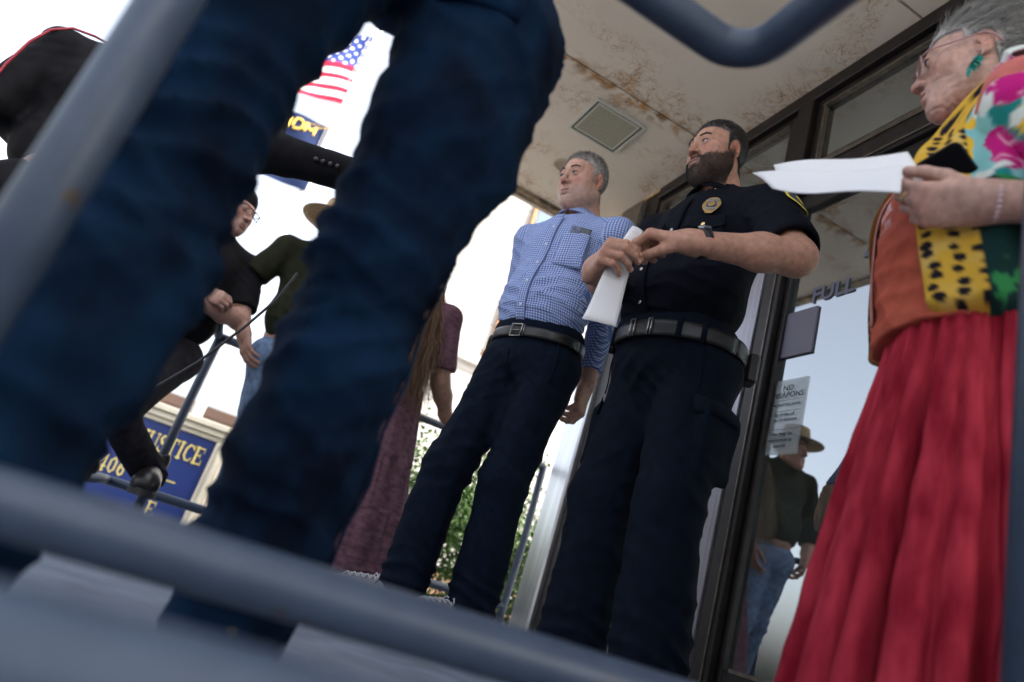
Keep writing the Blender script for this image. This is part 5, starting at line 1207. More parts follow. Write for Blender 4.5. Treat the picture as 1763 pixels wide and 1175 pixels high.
    hs.u(cone(shR+(eR-shR)*.5, eR, .054, .050), .02); hs.u(cone(eR, eR+(wR-eR)*.35, .050, .048), .03); hs.u(cone(eR+(wR-eR)*.35, wR, .044, .026), .03)
    lo = np.minimum(np.minimum(shR, eR), wR)-.15; hi = np.maximum(np.maximum(shR, eR), wR)+.15
    parts.append(skin_piece(hs, lo, hi, .0034, q, [(p_[0], .013) for p_ in pr[:4]]+[(p_[1], .009) for p_ in pr[:4]], nl=nails(pr, L(-.25, -.95, .12)-L(0, 0, 0), L(-.9, .25, .2)-L(0, 0, 0), -1)))
    V, F_, C = join_parts(parts); mesh_obj('body', V, F_, M['skin'], r, True, C)
    # watch and ring
    ax = (wL-eL)/np.linalg.norm(wL-eL); wc = wL-ax*.028; wt = empty('wrist_watch', loc, rz); tag(wt, 'black fitness watch with grey face on the officer left wrist', 'watch')
    x = np.cross(ax, (0, 0, 1)); x /= np.linalg.norm(x); y = np.cross(x, ax); b = MB(); G = []
    for t in np.linspace(0, 2*math.pi, 33): G.append([wc+ax*u+(x*math.cos(t)*.0405+y*math.sin(t)*.0375) for u in (-.011, 0, .011)])
    b.sheet(G, .003); b.build('strap', M['black'], wt, True)
    nn = y*.9+(x if (x@(L(0, 0, 1.2)-wc)) > 0 else -x)*.45; nn /= np.linalg.norm(nn); b = MB(); b.box((-.011, -.019, -.003), (.011, .019, .006), .003); fo = b.build('watch_face', mat('watch_glass', (.10, .12, .16), .2, coat=.6), wt); fo.matrix_basis = frame(ax, np.cross(nn, ax), nn, wc+nn*.040)
    rg = empty('ring', loc, rz); tag(rg, 'plain pale gold ring on the officer left ring finger', 'ring')
    p0, p1 = pl[2][0], pl[2][1]; d_ = (p1-p0)/np.linalg.norm(p1-p0); c_ = p0+(p1-p0)*.5; x = np.cross(d_, (0, 0, 1)); x /= np.linalg.norm(x); y = np.cross(d_, x)
    b = MB(); b.tube([c_+(x*math.cos(t)+y*math.sin(t))*.0128 for t in np.arange(20)*math.pi/10], .0018, 8, closed=True); b.build('band', M['gold'], rg, True)
    for a, da in ((fL, .25), (fR, -.25)):
        shoe('boot', Matrix.Translation(Vector((a[0], a[1]+.01, 0)))@Matrix.Rotation(da, 4, 'Z'), M['leather'], M['rubber'], r, .31)
    # folded paper, curling away from the chest
    tl, tr_, bl, br = A3(.728, 1.430, 1.158), A3(.764, 1.430, 1.160), A3(.672, 1.448, .858), A3(.750, 1.412, .862)
    G = []
    for i, t in enumerate(np.linspace(0, 1, 18)):
        l, r_ = tl*(1-t)+bl*t, tr_*(1-t)+br*t; w0 = r_-l; cu = A3(-.010, -.007, 0)*math.sin(math.pi*min(1, t*1.2))*(1 if t < .83 else 1)
        G.append([l+w0*u+cu*(1-.4*u)+A3(-.003, -.005, 0)*math.sin(math.pi*u)*(1-.3*t)+A3(-.006, 0, 0)*math.sin(t*3)*.4 for u in np.linspace(0, 1, 8)])
    pp = MB(); pp.sheet(G, .0012); V = np.vstack(pp.v)-tl; o = mesh_obj('paper_sheet', V, pp.f, M['paper'], None, True, loc=tl)
    tag(o, 'white folded sheet of paper hanging from the officer hands', 'paper')
    return r
M['paper'] = mat('white_paper', (.78, .78, .80), .8, sss=0)
officer()
# ---------------------------------------------------------------- papers and phone held by the old woman
quad_sheet('paper_sheet', 'lower white sheet of the papers in the old woman hand, seen from below', [(.690, .925, 1.052), (.779, .668, .985), (.745, .637, .903), (.693, .862, .986)], M['paper'], bow=(0, 0, -.006))
quad_sheet('paper_sheet', 'upper white sheet lying bright above the lower one in the old woman hand', [(.715, .900, 1.072), (.812, .690, 1.044), (.806, .645, .955), (.712, .880, 1.030)], M['paper'], bow=(0, 0, .004))
tl, tr_, pb = A3(.826, .690, 1.024), A3(.870, .648, 1.082), A3(.862, .622, .895)
ux = tr_-tl; ux /= np.linalg.norm(ux); uy = (tl+tr_)/2-pb; uy -= ux*(uy@ux); uy /= np.linalg.norm(uy); un = np.cross(ux, uy); ctr = A3(.862, .648, .990); un = A3(0, 0, HC)-ctr; un /= np.linalg.norm(un); ux -= un*(ux@un); ux /= np.linalg.norm(ux); uy = np.cross(un, ux); ctr = (tl+tr_)/2-uy*.076
pho = empty('smartphone', (0, 0, 0)); tag(pho, 'black smartphone with rounded corners held upright behind the papers by the old woman', 'phone')
def rrect(w_, h_, r_, z0, z1, nm, m, par, MX=None):
    pts = []
    for cx, cy, a in ((w_-r_, h_-r_, 0), (-w_+r_, h_-r_, 90), (-w_+r_, -h_+r_, 180), (w_-r_, -h_+r_, 270)):
        for t in np.linspace(0, 90, 7): pts.append((cx+r_*math.cos(rad(a+t)), cy+r_*math.sin(rad(a+t))))
    return disc(nm, 0, 0, z0, z1, m, par, MX, shape=pts)
pm_ = mat('phone_case', (.008, .010, .016), .45, spec=.3)
c_ = rrect(.0385, .077, .014, -.0050, .0050, 'case', pm_, pho, frame(ux, uy, un, ctr))
rrect(.0350, .0735, .011, .0051, .0056, 'screen', mat('phone_screen', (.002, .002, .003), .35, spec=.08), c_); rrect(.0350, .0735, .011, -.0056, -.0051, 'back_plate', mat('phone_back', (.003, .003, .004), .5, spec=.1), c_)

# ---------------------------------------------------------------- people further back
def simple_person(label, loc, rz, head, arms, shirt_m, trouser_m, q, legs, H=1.0, hand_kw=None, sleeve=.5, hat=None, vox=.010, belt_z=.97, torso_w=.18, belly=.13, shirt_z=None, shoe_m=None, lean=0.0):
    """arms: list of (shoulder side, elbow, wrist, finger dir, back normal, curl); all local"""
    r = empty('person', loc, rz); tag(r, label, 'person')
    if legs:
        s = SDF(); s.u(ell((0, .01, belt_z-.05), (torso_w-.01, belly, .13)))
        for h, k, a in legs: s.u(cone(h, k, .092, .074), .04); s.u(cone(k, a, .074, .066), .03)
        s.cut(plane((0, 0, belt_z+.05), (0, 0, 1)))
        P = np.array([p for l in legs for p in l]); it = []
        for h, k, a in legs: it += [(k, (.12,)*3, (.3, .3, 1), .05, .008), (A3(*a)+A3(0, 0, .05), (.1,)*3, (.2, .2, 1), .04, .008)]
        cloth('trousers', s, P.min(0)-.2, np.maximum(P.max(0)+.2, (.3, .25, belt_z+.08)), vox, trouser_m, r, it, .004, 10, 7)
        for i, (h, k, a) in enumerate(legs):
            if shoe_m: shoe('boot', Matrix.Translation(Vector((a[0], a[1]+.01, a[2]-.085)))@Matrix.Rotation((-.2, .2)[i % 2], 4, 'Z'), shoe_m, M['rubber'], r, .30, None)
    t = SDF(); y0 = lean; t.u(ell((0, .01+y0, 1.33), (torso_w+.005, belly-.01, .175))); t.u(ell((0, -.01, 1.10), (torso_w-.005, belly, .17)), .08)
    t.u(cone((0, .02+y0, 1.44), (0, .02+y0, 1.52), .08, .062), .04); skins = [(make_head(q, r, head, .0035) if head else None)]
    for (sx, E, W, f, n, curl, side) in arms:
        S = A3(sx, .02+y0, 1.435); E, W = A3(*E), A3(*W); t.u(cone((sx*.3, .02+y0, 1.47), S, .058, .064), .05); Se = S+(E-S)*(min(1, sleeve*1.0)); t.u(cone(S, Se, .066, .070), .03)
        hs, _ = hand_sdf(W, f, n, side, curl); hs.u(cone(S+(E-S)*.3, E, .048, .044), .02); hs.u(cone(E, E+(W-E)*.35, .046, .044), .03); hs.u(cone(E+(W-E)*.35, W, .044, .029), .03)
        if sleeve > 1: t.u(cone(E, E+(W-E)*.9, .064, .052), .02); t.u(ell(E, (.068,)*3), .02)
        P = np.array([S, E, W, W+A3(*f)/np.linalg.norm(f)*.12]); skins.append(skin_piece(hs, P.min(0)-.11, P.max(0)+.11, .0048, q))
        if sleeve <= 1:
            d = (E-S)/np.linalg.norm(E-S); pc = Se+d*.02; t.sub(lambda P, pc=pc, d=d: np.maximum(-((P-pc)@d), np.sqrt(((P-pc)**2).sum(1))-.12), .003)
    t.cut(plane((0, 0, shirt_z or belt_z-.04), (0, 0, -1)), .004)
    P = np.array([a[1] for a in arms]+[a[2] for a in arms]+[(0, 0, 1)])
    cloth('shirt', t, np.minimum(P.min(0)-.1, (-.3, -.25, .85)), np.maximum(P.max(0)+.1, (.3, .25, 1.58)), vox*.8, shirt_m, r, [((.1, -.08, 1.15), (.15,)*3, (-.6, 0, 1), .06, .008), ((-.1, -.08, 1.1), (.15,)*3, (.6, 0, 1), .06, .008), ((.2, 0, 1.35), (.1,)*3, (.5, 0, 1), .04, .006)], .004, 12, 3)
    b = SDF(); b.u(cone((0, .02, 1.0), (0, .02+y0, 1.5), .12, .055)); 
    if head: b.u(cone((0, .02+y0, 1.48), A3(*head[1])+A3(0, .03, -.1), .055, .052), .02)
    skins.append(skin_piece(b, (-.18, -.18+min(0, y0), .85), (.18, .2+max(0, y0), 1.68), .012, q)); V, F_, C = join_parts([s_ for s_ in skins if s_]); mesh_obj('body', V, F_, M['skin'], r, True, C)
    return r
M['olive'] = mat('olive_cotton', (.018, .020, .011), .9, spec=.12, var=.2, vscale=20, bump=.2, bscale=400)
M['greytrouser'] = mat('dark_grey_cotton', (.020, .019, .025), .9, spec=.12, var=.25, vscale=30, bump=.2, bscale=400)
M['lightdenim'] = mat('light_blue_denim', (.13, .20, .33), .85, var=.3, vscale=30, bump=.3, bscale=500)
# man in black T-shirt, cap and glasses, foot on the lower rail
loc = (-.37, 3.42, 0); rz = rad(14); hr = rotm((0, 0, 1), rad(38))@rotm((1, 0, 0), rad(6)); hp = A3(.0, -.02, 1.475)
qb = dict(skin=(.46, .27, .215), w=1.06, jaw=1.1, fat=.012, neck=.006, stubble=.55, stub_col=(.10, .055, .04), brow=(.05, .03, .02), hair=dict(col=(.03, .02, .016), n=1500, thick=.006, grey=-1), gaze=(.2, -1, .1))
LB = lambda *p: to_local(p, loc, rz)-A3(0, 0, -.18)
bk = simple_person('man in black cap, glasses and black T-shirt standing with folded arms by the railing', loc, rz, (hr, hp+A3(0, 0, .18)),
    [(.20, (.235, -.06, 1.165), (-.03, -.235, 1.12), (-1, -.1, .15), (-.1, -1, .1), (.5,)*4, 1), (-.20, (-.25, -.06, 1.165), (.0, -.20, 1.17), (1, -.25, .1), (.1, -1, .3), (.6,)*4, -1)],
    M['blackcloth'], M['greytrouser'], qb, [(A3(.09, 0, .90), LB(-.375, 3.03, .375)+A3(0, 0, 0), LB(-.175, 3.30, .20)+A3(0, 0, 0)), (A3(-.09, 0, .90), LB(-.56, 3.10, .40), LB(-.48, 3.36, .20))], sleeve=.72, shoe_m=M['leather'], belt_z=.95, shirt_z=.93)
for o in list(bk.children):
    o.location.z -= .18
    if o.name.startswith('boot'): o.scale = (1.15, 1.12, 1.35)
hm = lambda p: hr@np.array(p)+hp
cp = empty('cap', loc, rz); tag(cp, 'black cap worn by the man with glasses by the railing', 'cap'); s = SDF(); s.u(ell((0, .018, .055), (.086, .108, .088))); s.cut(plane((0, 0, .052), (0, .15, -1)), .004); s.u(ell((0, .135, .040), (.060, .050, .006), rotm((1, 0, 0), .35)), .01)
V, F_ = surfnet(s, (-.11, -.15, .0), (.11, .21, .16), .004); mesh_obj('crown', hm_ if False else V@hr.T+hp, F_, M['blackcloth'], cp, True)
gs = empty('glasses', loc, rz); tag(gs, 'black rectangular glasses on the man with the black cap', 'glasses'); gm = mat('black_plastic', (.01, .01, .012), .25)
for e in (-1, 1):
    b = MB(); c = [(-.026, .015), (.026, .017), (.023, -.016), (-.022, -.016)]; b.tube([hm((e*.034+x*e, -.118+.012*abs(x+.026)/.05, .008+z)) for x, z in c], .0026, 8, closed=True); b.build('rim', gm, gs, True)
    b = MB(); b.tube([hm((e*.060, -.108, .020)), hm((e*.080, -.06, .018)), hm((e*.084, .01, .012)), hm((e*.082, .03, .0))], .0024, 8); b.build('temple', gm, gs, True)
b = MB(); b.tube([hm((-.009, -.119, .014)), hm((.009, -.119, .014))], .0022, 8); b.build('bridge', gm, gs, True)
# olive shirt, brimmed hat, hand on hip
loc = (.12, 3.47, 0); rz = rad(8)
simple_person('person in olive T-shirt, brimmed hat and light blue jeans with a hand on the hip', loc, rz, (rotm((0, 0, 1), rad(-20)), A3(0, -.02, 1.60)),
    [(-.19, (-.315, .04, 1.13), (-.215, -.05, .93), (.45, -.35, -.9), (-.9, -.3, -.1), (.4,)*4, 1), (.19, (.26, .02, 1.14), (.22, -.10, .90), (-.1, -.3, -1), (1, 0, 0), (.4,)*4, 1)],
    M['olive'], M['lightdenim'], dict(skin=(.44, .25, .19), hair=dict(col=(.08, .05, .03), n=1000, thick=.006)), [((.10, 0, .88), (.16, -.03, .48), (.20, .02, .085)), ((-.05, 0, .88), (.02, .03, .48), (.06, .10, .085))], sleeve=.6, shoe_m=M['leather'], belt_z=.93, shirt_z=.90, torso_w=.165, belly=.115)
ht = empty('hat', (.10, 3.45, 1.62)); tag(ht, 'tan brimmed straw hat on the person in the olive T-shirt', 'hat'); hmt = mat('tan_straw', (.30, .20, .10), .8, var=.3, vscale=60, bump=.5, bscale=200)
G = [[(math.cos(t)*rr_, math.sin(t)*rr_, z) for t in np.linspace(0, 2*math.pi, 37)] for rr_, z in ((.185, .045), (.15, .052), (.11, .060), (.092, .066), (.090, .10), (.082, .150), (.05, .165), (.005, .16))]
b = MB(); b.sheet(G, .003); b.build('brim_and_crown', hmt, ht, True); b = MB(); b.tube([(math.cos(t)*.093, math.sin(t)*.093, .078) for t in np.arange(32)*math.pi/16], .006, 8, closed=True); b.build('band', M['leather'], ht, True)
# woman in mauve with long wavy hair, seen from behind
loc = (.655, 3.33, 0); rz = rad(150); M['brownleather'] = mat('brown_strap_leather', (.12, .05, .022), .6); M['mauve'] = mat('mauve_gauze', (.125, .060, .078), .92, spec=.12, var=.2, vscale=24, bump=.7, bscale=170, bdist=.0015, col2=(.175, .090, .115), stretch=(1, 1, 2.2))
wm_ = simple_person('woman with long wavy brown hair in a mauve blouse and tiered mauve skirt', loc, rz, (rotm((0, 0, 1), rad(-10)), A3(.0, -.01, 1.53)),
    [(-.165, (-.225, .0, 1.10), (-.285, -.13, .965), (-.6, -.6, -.1), (-.2, .3, 1), (.4,)*4, 1), (.165, (.22, .0, 1.10), (.20, -.16, .97), (0, -.9, .1), (.3, 0, 1), (.4,)*4, 1)],
    M['mauve'], None, dict(skin=(.36, .19, .13), w=.94, hair=dict(col=(.10, .055, .03), n=500, thick=.010)), None, sleeve=.75, shirt_z=.90, torso_w=.150, belly=.115)
for o in list(wm_.children): o.location.z -= .07
nth = 160; th = np.linspace(0, 2*math.pi, nth, endpoint=False); G = []; tiers = [(.98, .60, .150, .21), (.60, .36, .215, .265), (.36, .10, .27, .31), (.10, .065, .318, .322)]
for i, (z0, z1, r0, r1) in enumerate(tiers):
    for t in np.linspace(0, 1, 16):
        z = z0+(z1-z0)*t; R = r0+(r1-r0)*t; f = np.sin(th*(23+5*i)+4*np.sin(th*3+i)+2*np.sin(th*8+2*i))*(.006*(1-t*.6)*(i > 0)+.001)+np.sin(th*6+i)*.014*t+.5*np.sin(th*9+1)*.012
        G.append(np.column_stack([np.cos(th)*(R+f), np.sin(th)*(R+f)*.85, np.full(nth, z)-.004*(t == 0)+.012*np.sin(th*5+1)*(i > 1)]))
G = np.array(G); G = np.concatenate([G, G[:, :1]], 1); b = MB(); b.sheet(G, .004); b.build('skirt', M['mauve'], wm_, True)
rg = np.random.default_rng(12); n = 2800; a = rg.uniform(-2.3, 2.3, n); z0 = rg.uniform(1.47, 1.58, n); rt = np.column_stack([np.sin(a)*.085, .03+np.cos(a)*.095, z0-.0])
dr = np.column_stack([np.sin(a)*.30, .22+np.cos(a)*.18, -np.ones(n)]); sv, sf, kk = ribbons(rt, dr, rg.uniform(.42, .64, n), .0030, 18, (0, -.05, -1.2), .026, 3.6, seed=4, jitter=.10)
hc = np.repeat(np.where(rg.uniform(0, 1, (n, 1)) < .35, [[.34, .20, .10]], [[.12, .065, .035]])*rg.uniform(.5, 1.3, (n, 1)), kk, 0); mesh_obj('long_hair', sv-[0, 0, .07], sf, M['hair'], wm_, False, hc)
for e, y in ((-1, .02), (1, -.02)):
    s = SDF(); s.u(cone((e*.07, y, .5), (e*.08, y, .08), .055, .032)); s.u(ell((e*.08, y-.06, .045), (.036, .105, .030)), .03); s.u(ell((e*.08, y+.03, .045), (.03, .035, .035)), .02); V, F_, C = skin_piece(s, (e*.08-.08, y-.2, .01), (e*.08+.08, y+.1, .56), .006, dict(skin=(.34, .18, .12))); mesh_obj('foot', V, F_, M['skin'], wm_, True, C)
    G = [(x*.043+e*.08, yy) for x, yy in [(math.cos(t), y-.055+.125*math.sin(t)) for t in np.arange(28)*2*math.pi/28]]; so_ = disc('sandal_sole', 0, 0, 0, .018, mat('brown_leather', (.10, .045, .02), .6), wm_, None, shape=G)
    for yy in (-.11, -.03):
        b = MB(); b.tube([(e*.08+math.cos(t)*.040, y+yy+.01*math.sin(t), .018+math.sin(t)*(.045 if yy < -.1 else .060)) for t in np.linspace(0, math.pi, 12)], .007, 8); b.build('strap', M['brownleather'], so_, True)
    b = MB(); b.tube([(e*.08+math.cos(t)*.040, y+.015+math.sin(t)*.042, .095) for t in np.arange(20)*math.pi/10], .006, 8, closed=True); b.build('strap', M['brownleather'], so_, True)
# person at the far left in a black jacket with red piping; long-sleeved arm of a suited person
loc = (-.81, 2.62, 0); rz = rad(-168)
pj = simple_person('person in black jacket with thin red piping at the left edge, seen from behind', loc, rz, (rotm((0, 0, 1), .3), A3(0, -.02, 1.60)), [(-.19, (-.26, .03, 1.14), (-.08, -.20, 1.10), (1, -.1, 0), (0, -1, 0), (.5,)*4, 1), (.19, (.26, .03, 1.14), (.08, -.20, 1.10), (-1, -.1, 0), (0, -1, 0), (.5,)*4, -1)],
    M['blackcloth'], M['blackcloth'], dict(skin=(.4, .24, .18), hair=dict(col=(.03, .02, .016), n=800, thick=.007)), [((.09, 0, .9), (.1, -.02, .5), (.11, .02, .085)), ((-.09, 0, .9), (-.1, -.02, .5), (-.11, .02, .085))], sleeve=1.2, shoe_m=M['leather'], belt_z=.96, shirt_z=.86, torso_w=.195, belly=.14)
so_ = [o for o in pj.children if o.name.startswith('shirt')][0]; b = MB(); b.tube([(.085, .01, 1.545), (.13, .045, 1.525), (.19, .070, 1.495), (.235, .085, 1.44), (.262, .090, 1.36), (.278, .095, 1.25), (.285, .092, 1.10), (.29, .08, .95)], .0045, 8); b.build('red_piping', mat('red_piping', (.30, .02, .035), .6), so_, True)
loc = (-.46, 2.12, 0); rz = rad(-30); LS = lambda *p: to_local(p, (-.46, 2.12, 0), rad(-30))
ps = simple_person('person in black suit jacket reaching one arm out behind the foreground jeans', loc, rz, (rotm((0, 0, 1), 0), A3(0, -.02, 1.60)), [(.19, LS(-.235, 1.93, 1.115), LS(.06, 1.90, 1.165), LS(.5, -.2, .1)-LS(0, 0, 0), (.2, 0, 1), (.7,)*4, -1), (-.19, (-.23, .07, 1.14), (-.20, .05, .88), (0, 0, -1), (-1, 0, 0), (.5,)*4, 1)],
    M['blackcloth'], M['blackcloth'], dict(skin=(.4, .24, .18), hair=dict(col=(.03, .02, .016), n=800, thick=.007)), [((.09, 0, .9), (.1, -.02, .5), (.11, .02, .085)), ((-.09, 0, .9), (-.1, -.02, .5), (-.11, .02, .085))], sleeve=1.2, shoe_m=M['leather'], belt_z=.96, shirt_z=.86, torso_w=.17, belly=.115)
for i in range(4):
    q_ = LS(-.070+.020*i, 1.853, 1.128+.0035*i); b = MB(); b.ell(q_, (.008, .008, .008), 10); b.build('cuff_button', M['leather'], [o for o in ps.children if o.name.startswith('shirt')][0], True)
b = MB(); b.tube([(.012, 1.80, .78), (-.007, 1.80, .692), (-.05, 1.797, .59), (-.11, 1.795, .47), (-.175, 1.79, .369), (-.26, 1.78, .27), (-.34, 1.76, .20)], .0035, 8); o = b.build('cable', mat('black_rubber_cable', (.01, .01, .012), .5), None, True); tag(o, 'thin black cable hanging across between the foreground jeans legs', 'cable')
# ---------------------------------------------------------------- beyond the railing: sign, flags, building, planting
def leafmat(nm, col, col2): return mat(nm, col, .55, var=.3, vscale=5, col2=col2, spec=.3)
Lf = [leafmat('green_leaf', (.045, .10, .022), (.085, .17, .035)), leafmat('pale_leaf', (.10, .17, .06), (.16, .23, .09)), leafmat('yellow_leaf', (.20, .26, .03), (.32, .36, .05))]
stm = mat('brown_stem', (.10, .06, .035), .8); wht = mat('white_petal', (.75, .75, .72), .6); pnk = mat('pink_petal', (.55, .05, .12), .6)
def leaves(C, size, seed, up=.3):
    rg = np.random.default_rng(seed); n = len(C); d = rg.normal(size=(n, 3))+[0, 0, up]; d /= np.linalg.norm(d, axis=1, keepdims=True); s = np.cross(d, rg.normal(size=(n, 3))); s /= np.linalg.norm(s, axis=1, keepdims=True); S = size*rg.uniform(.6, 1.3, (n, 1)); nn = np.cross(d, s)
    V = np.stack([C-d*S*.5, C-d*S*.1+s*S*.34+nn*S*.08, C+d*S*.55, C-d*S*.1-s*S*.34+nn*S*.08], 1).reshape(-1, 3); return V, np.arange(n*4).reshape(-1, 4)
def shrub(label, c, rx, ry, h, n, size, m, seed, flowers=None, cat='shrub', nm='garden_shrub', stems=6):
    c = A3(*c); o = empty(nm, tuple(c)); tag(o, label, cat); rg = np.random.default_rng(seed); k = 26; cc = np.column_stack([rg.uniform(-rx, rx, k), rg.uniform(-ry, ry, k), rg.uniform(.15, 1, k)*h]); cc[:, :2] *= (1.05-.5*(cc[:, 2:]/h)**2)
    idx = rg.integers(0, k, n); P = cc[idx]+rg.normal(size=(n, 3))*[.22*rx, .22*ry, .10*h]; P[:, 2] = np.abs(P[:, 2]); V, F_ = leaves(P, size, seed); mesh_obj('foliage', V, F_, m, o, False)
    b = MB()
    for i in range(stems): e = cc[rg.integers(0, k)]; b.tube([(e[0]*.2, e[1]*.2, 0), (e[0]*.6, e[1]*.6, e[2]*.5), e], [.009, .006, .003], 6)
    b.build('stems', stm, o, True)
    if flowers: P = cc[rg.integers(0, k, flowers[1])]+rg.normal(size=(flowers[1], 3))*[.25*rx, .3*ry, .12*h]; V, F_ = leaves(P, flowers[2], seed+1); tag(mesh_obj('flowers', V, F_, flowers[0], o, False), kind='stuff')
    return o
GZ = -.60
tag(mesh_obj('garden_bed', [(-.2, 4.1, GZ+.004), (4.6, 4.1, GZ+.004), (4.6, 8.2, GZ+.004), (-.2, 8.2, GZ+.004)], [(0, 1, 2, 3)], mat('garden_soil', (.09, .06, .04), .95, var=.3, vscale=20, bump=.8, bscale=30)), kind='structure')
shrub('dense green shrub with small white flowers below the railing', (1.50, 4.75, GZ), .80, .5, 1.30, 11000, .042, Lf[0], 1, (wht, 110, .020))
shrub('pale green shrub with white flowers beside the aluminium column', (2.35, 4.7, GZ), .45, .4, 1.05, 5000, .040, Lf[1], 2, (wht, 140, .022))
shrub('low leafy plant with pink flowers behind the woman in mauve', (.82, 4.6, GZ), .45, .3, .95, 4200, .035, Lf[0], 3, (pnk, 160, .035), 'plant', 'flowering_plant')
shrub('sunlit yellow green bush beyond the railing with pink flowers', (1.05, 7.6, GZ), .5, .5, .95, 2600, .07, Lf[2], 4, (pnk, 60, .06), 'bush', 'garden_bush')
shrub('tall loose vine of small leaves climbing before the white wall', (2.1, 5.4, GZ), .55, .35, 1.85, 6000, .042, Lf[1], 5, None, 'vine', 'climbing_vine', 10)
shrub('thin leafy branches rising left of the checked shirt man knee', (1.22, 5.0, GZ), .22, .2, 1.70, 1500, .04, Lf[0], 6, None, 'plant', 'tall_plant')
b = MB(); b.tube([(2.62, 6.6, GZ), (2.66, 6.6, .4), (2.75, 6.6, 1.35), (2.74, 6.6, 2.0)], [.10, .085, .075, .06], 12); o = b.build('tree_trunk', mat('red_brown_bark', (.20, .085, .055), .85, var=.3, vscale=12, bump=.8, bscale=30), None, True); tag(o, 'reddish brown bare trunk seen between the checked shirt man legs', 'trunk')
# low brown wall behind the planting
b = MB(); b.box((2.1, 7.6, GZ), (4.6, 7.9, .25), .01); o = b.build('garden_wall', mat('rust_brown_wall', (.24, .13, .085), .85, var=.35, vscale=3, bump=.5, bscale=20)); tag(o, 'rust brown garden wall behind the shrubs', 'wall')
# white building
Wm = mat('white_stone_blocks', (.74, .72, .68), .85, var=.06, vscale=2)
t = Wm.node_tree; br = t.nodes.new('ShaderNodeTexBrick'); tc = t.nodes.new('ShaderNodeTexCoord'); sx = t.nodes.new('ShaderNodeSeparateXYZ'); cb = t.nodes.new('ShaderNodeCombineXYZ'); t.links.new(tc.outputs['Object'], sx.inputs[0]); t.links.new(sx.outputs[0], cb.inputs[0]); t.links.new(sx.outputs[2], cb.inputs[1]); t.links.new(cb.outputs[0], br.inputs[0])
br.inputs['Color1'].default_value = (.37, .355, .34, 1); br.inputs['Color2'].default_value = (.34, .33, .315, 1); br.inputs['Mortar'].default_value = (.19, .18, .165, 1); br.inputs['Scale'].default_value = 1; br.inputs['Brick Width'].default_value = 1.3; br.inputs['Row Height'].default_value = .62; br.inputs['Mortar Size'].default_value = .016; t.links.new(br.outputs[0], t.nodes['Principled BSDF'].inputs['Base Color'])
W = empty('white_building', (2.4, 14.0, GZ)); tag(W, 'bright white stone block building across the garden with brown framed windows', 'building')
def wb(nm, lo, hi, m, par=W, ch=.01): b = MB(); b.box(np.array(lo)-[2.4, 14, GZ], np.array(hi)-[2.4, 14, GZ], ch); return b.build(nm, m, par)
wb('wall', (.55, 14.0, GZ), (11, 20, 12.5), Wm, ch=.02); wb('cornice', (.40, 13.8, 12.5), (11.1, 20.2, 13.0), Wm, ch=.05); wb('base_course', (.50, 13.92, GZ), (11.05, 13.995, .9), Wm)
wb('ledge', (.5, 13.85, 4.55), (11, 13.99, 4.8), Wm)
tanm = mat('orange_brown_frame', (.42, .20, .08), .6, var=.2, vscale=8); wgl = mat('blue_window_glass', (.05, .10, .20), .06, spec=1.0, coat=.5)
for x in (4.45, 7.4):
    for z in (8.05, 4.95):
        if z < 5 and x < 5: z0, hgt = z, 1.5
        else: z0, hgt = z, 1.7
        f = wb('window', (x, 13.90, z0), (x+1.7, 13.985, z0+hgt), tanm)
        wb('window_pane', (x+.10-0, 13.880, z0+.10), (x+.81, 13.899, z0+hgt-.14), wgl, None, .0).parent = f; wb('window_pane', (x+.89, 13.880, z0+.10), (x+1.6, 13.899, z0+hgt-.14), wgl, None, 0).parent = f
        for c in f.children:
            pass
        wb('sill', (x-.1, 13.8, z0-.14), (x+1.8, 13.97, z0-.01), tanm)
# low reddish building far behind the sign
R2 = empty('low_building', (-1.5, 24, GZ)); tag(R2, 'low pinkish brick building far behind the blue sign', 'building')
b = MB(); b.box((-2.6, 0, 0), (2.1, 5, 3.1), .02); b.build('wall', mat('pink_brick', (.58, .47, .38), .9, var=.2, vscale=2), R2); b = MB(); b.box((-2.8, -.2, 3.1), (2.3, 5.2, 3.45), .03); b.build('parapet', mat('brown_parapet', (.24, .15, .11), .8), R2)
for i in range(2):
    b = MB(); b.box((-2.2+i*1.1, -.04, 1.1), (-1.5+i*1.1, -.002, 2.3), .005); b.build('window', wgl, R2)
# blue sign with cream frame
SG = empty('justice_sign', (-.62, 5.9, GZ), rad(0)); tag(SG, 'blue notice sign with yellow serif letters reading JUSTICE in a cream frame', 'sign')
cream = mat('cream_paint', (.62, .58, .47), .5, var=.05); blue = mat('royal_blue_board', (.012, .030, .15), .4, var=.08, vscale=3); yel = mat('yellow_letters', (.72, .60, .18), .5)
b = MB(); b.box((-1.25, 0, .12), (.64, .06, 1.235), .004); b.build('board', blue, SG)
def sp(nm, lo, hi): b = MB(); b.box(lo, hi, .008); return b.build(nm, cream, SG)
sp('cornice', (-1.42, -.07, 1.285), (.82, .13, 1.335)); sp('cornice', (-1.38, -.045, 1.237), (.78, .105, 1.283)); sp('cornice', (-1.35, -.02, 1.20), (.75, .0, 1.236))
for x0_, x1_ in ((.642, .74), (-1.35, -1.252)): sp('post', (x0_, -.03, 0), (x1_, .09, 1.198)); sp('post_moulding', (x0_+.03, -.045, .05), (x1_-.03, -.031, 1.19))
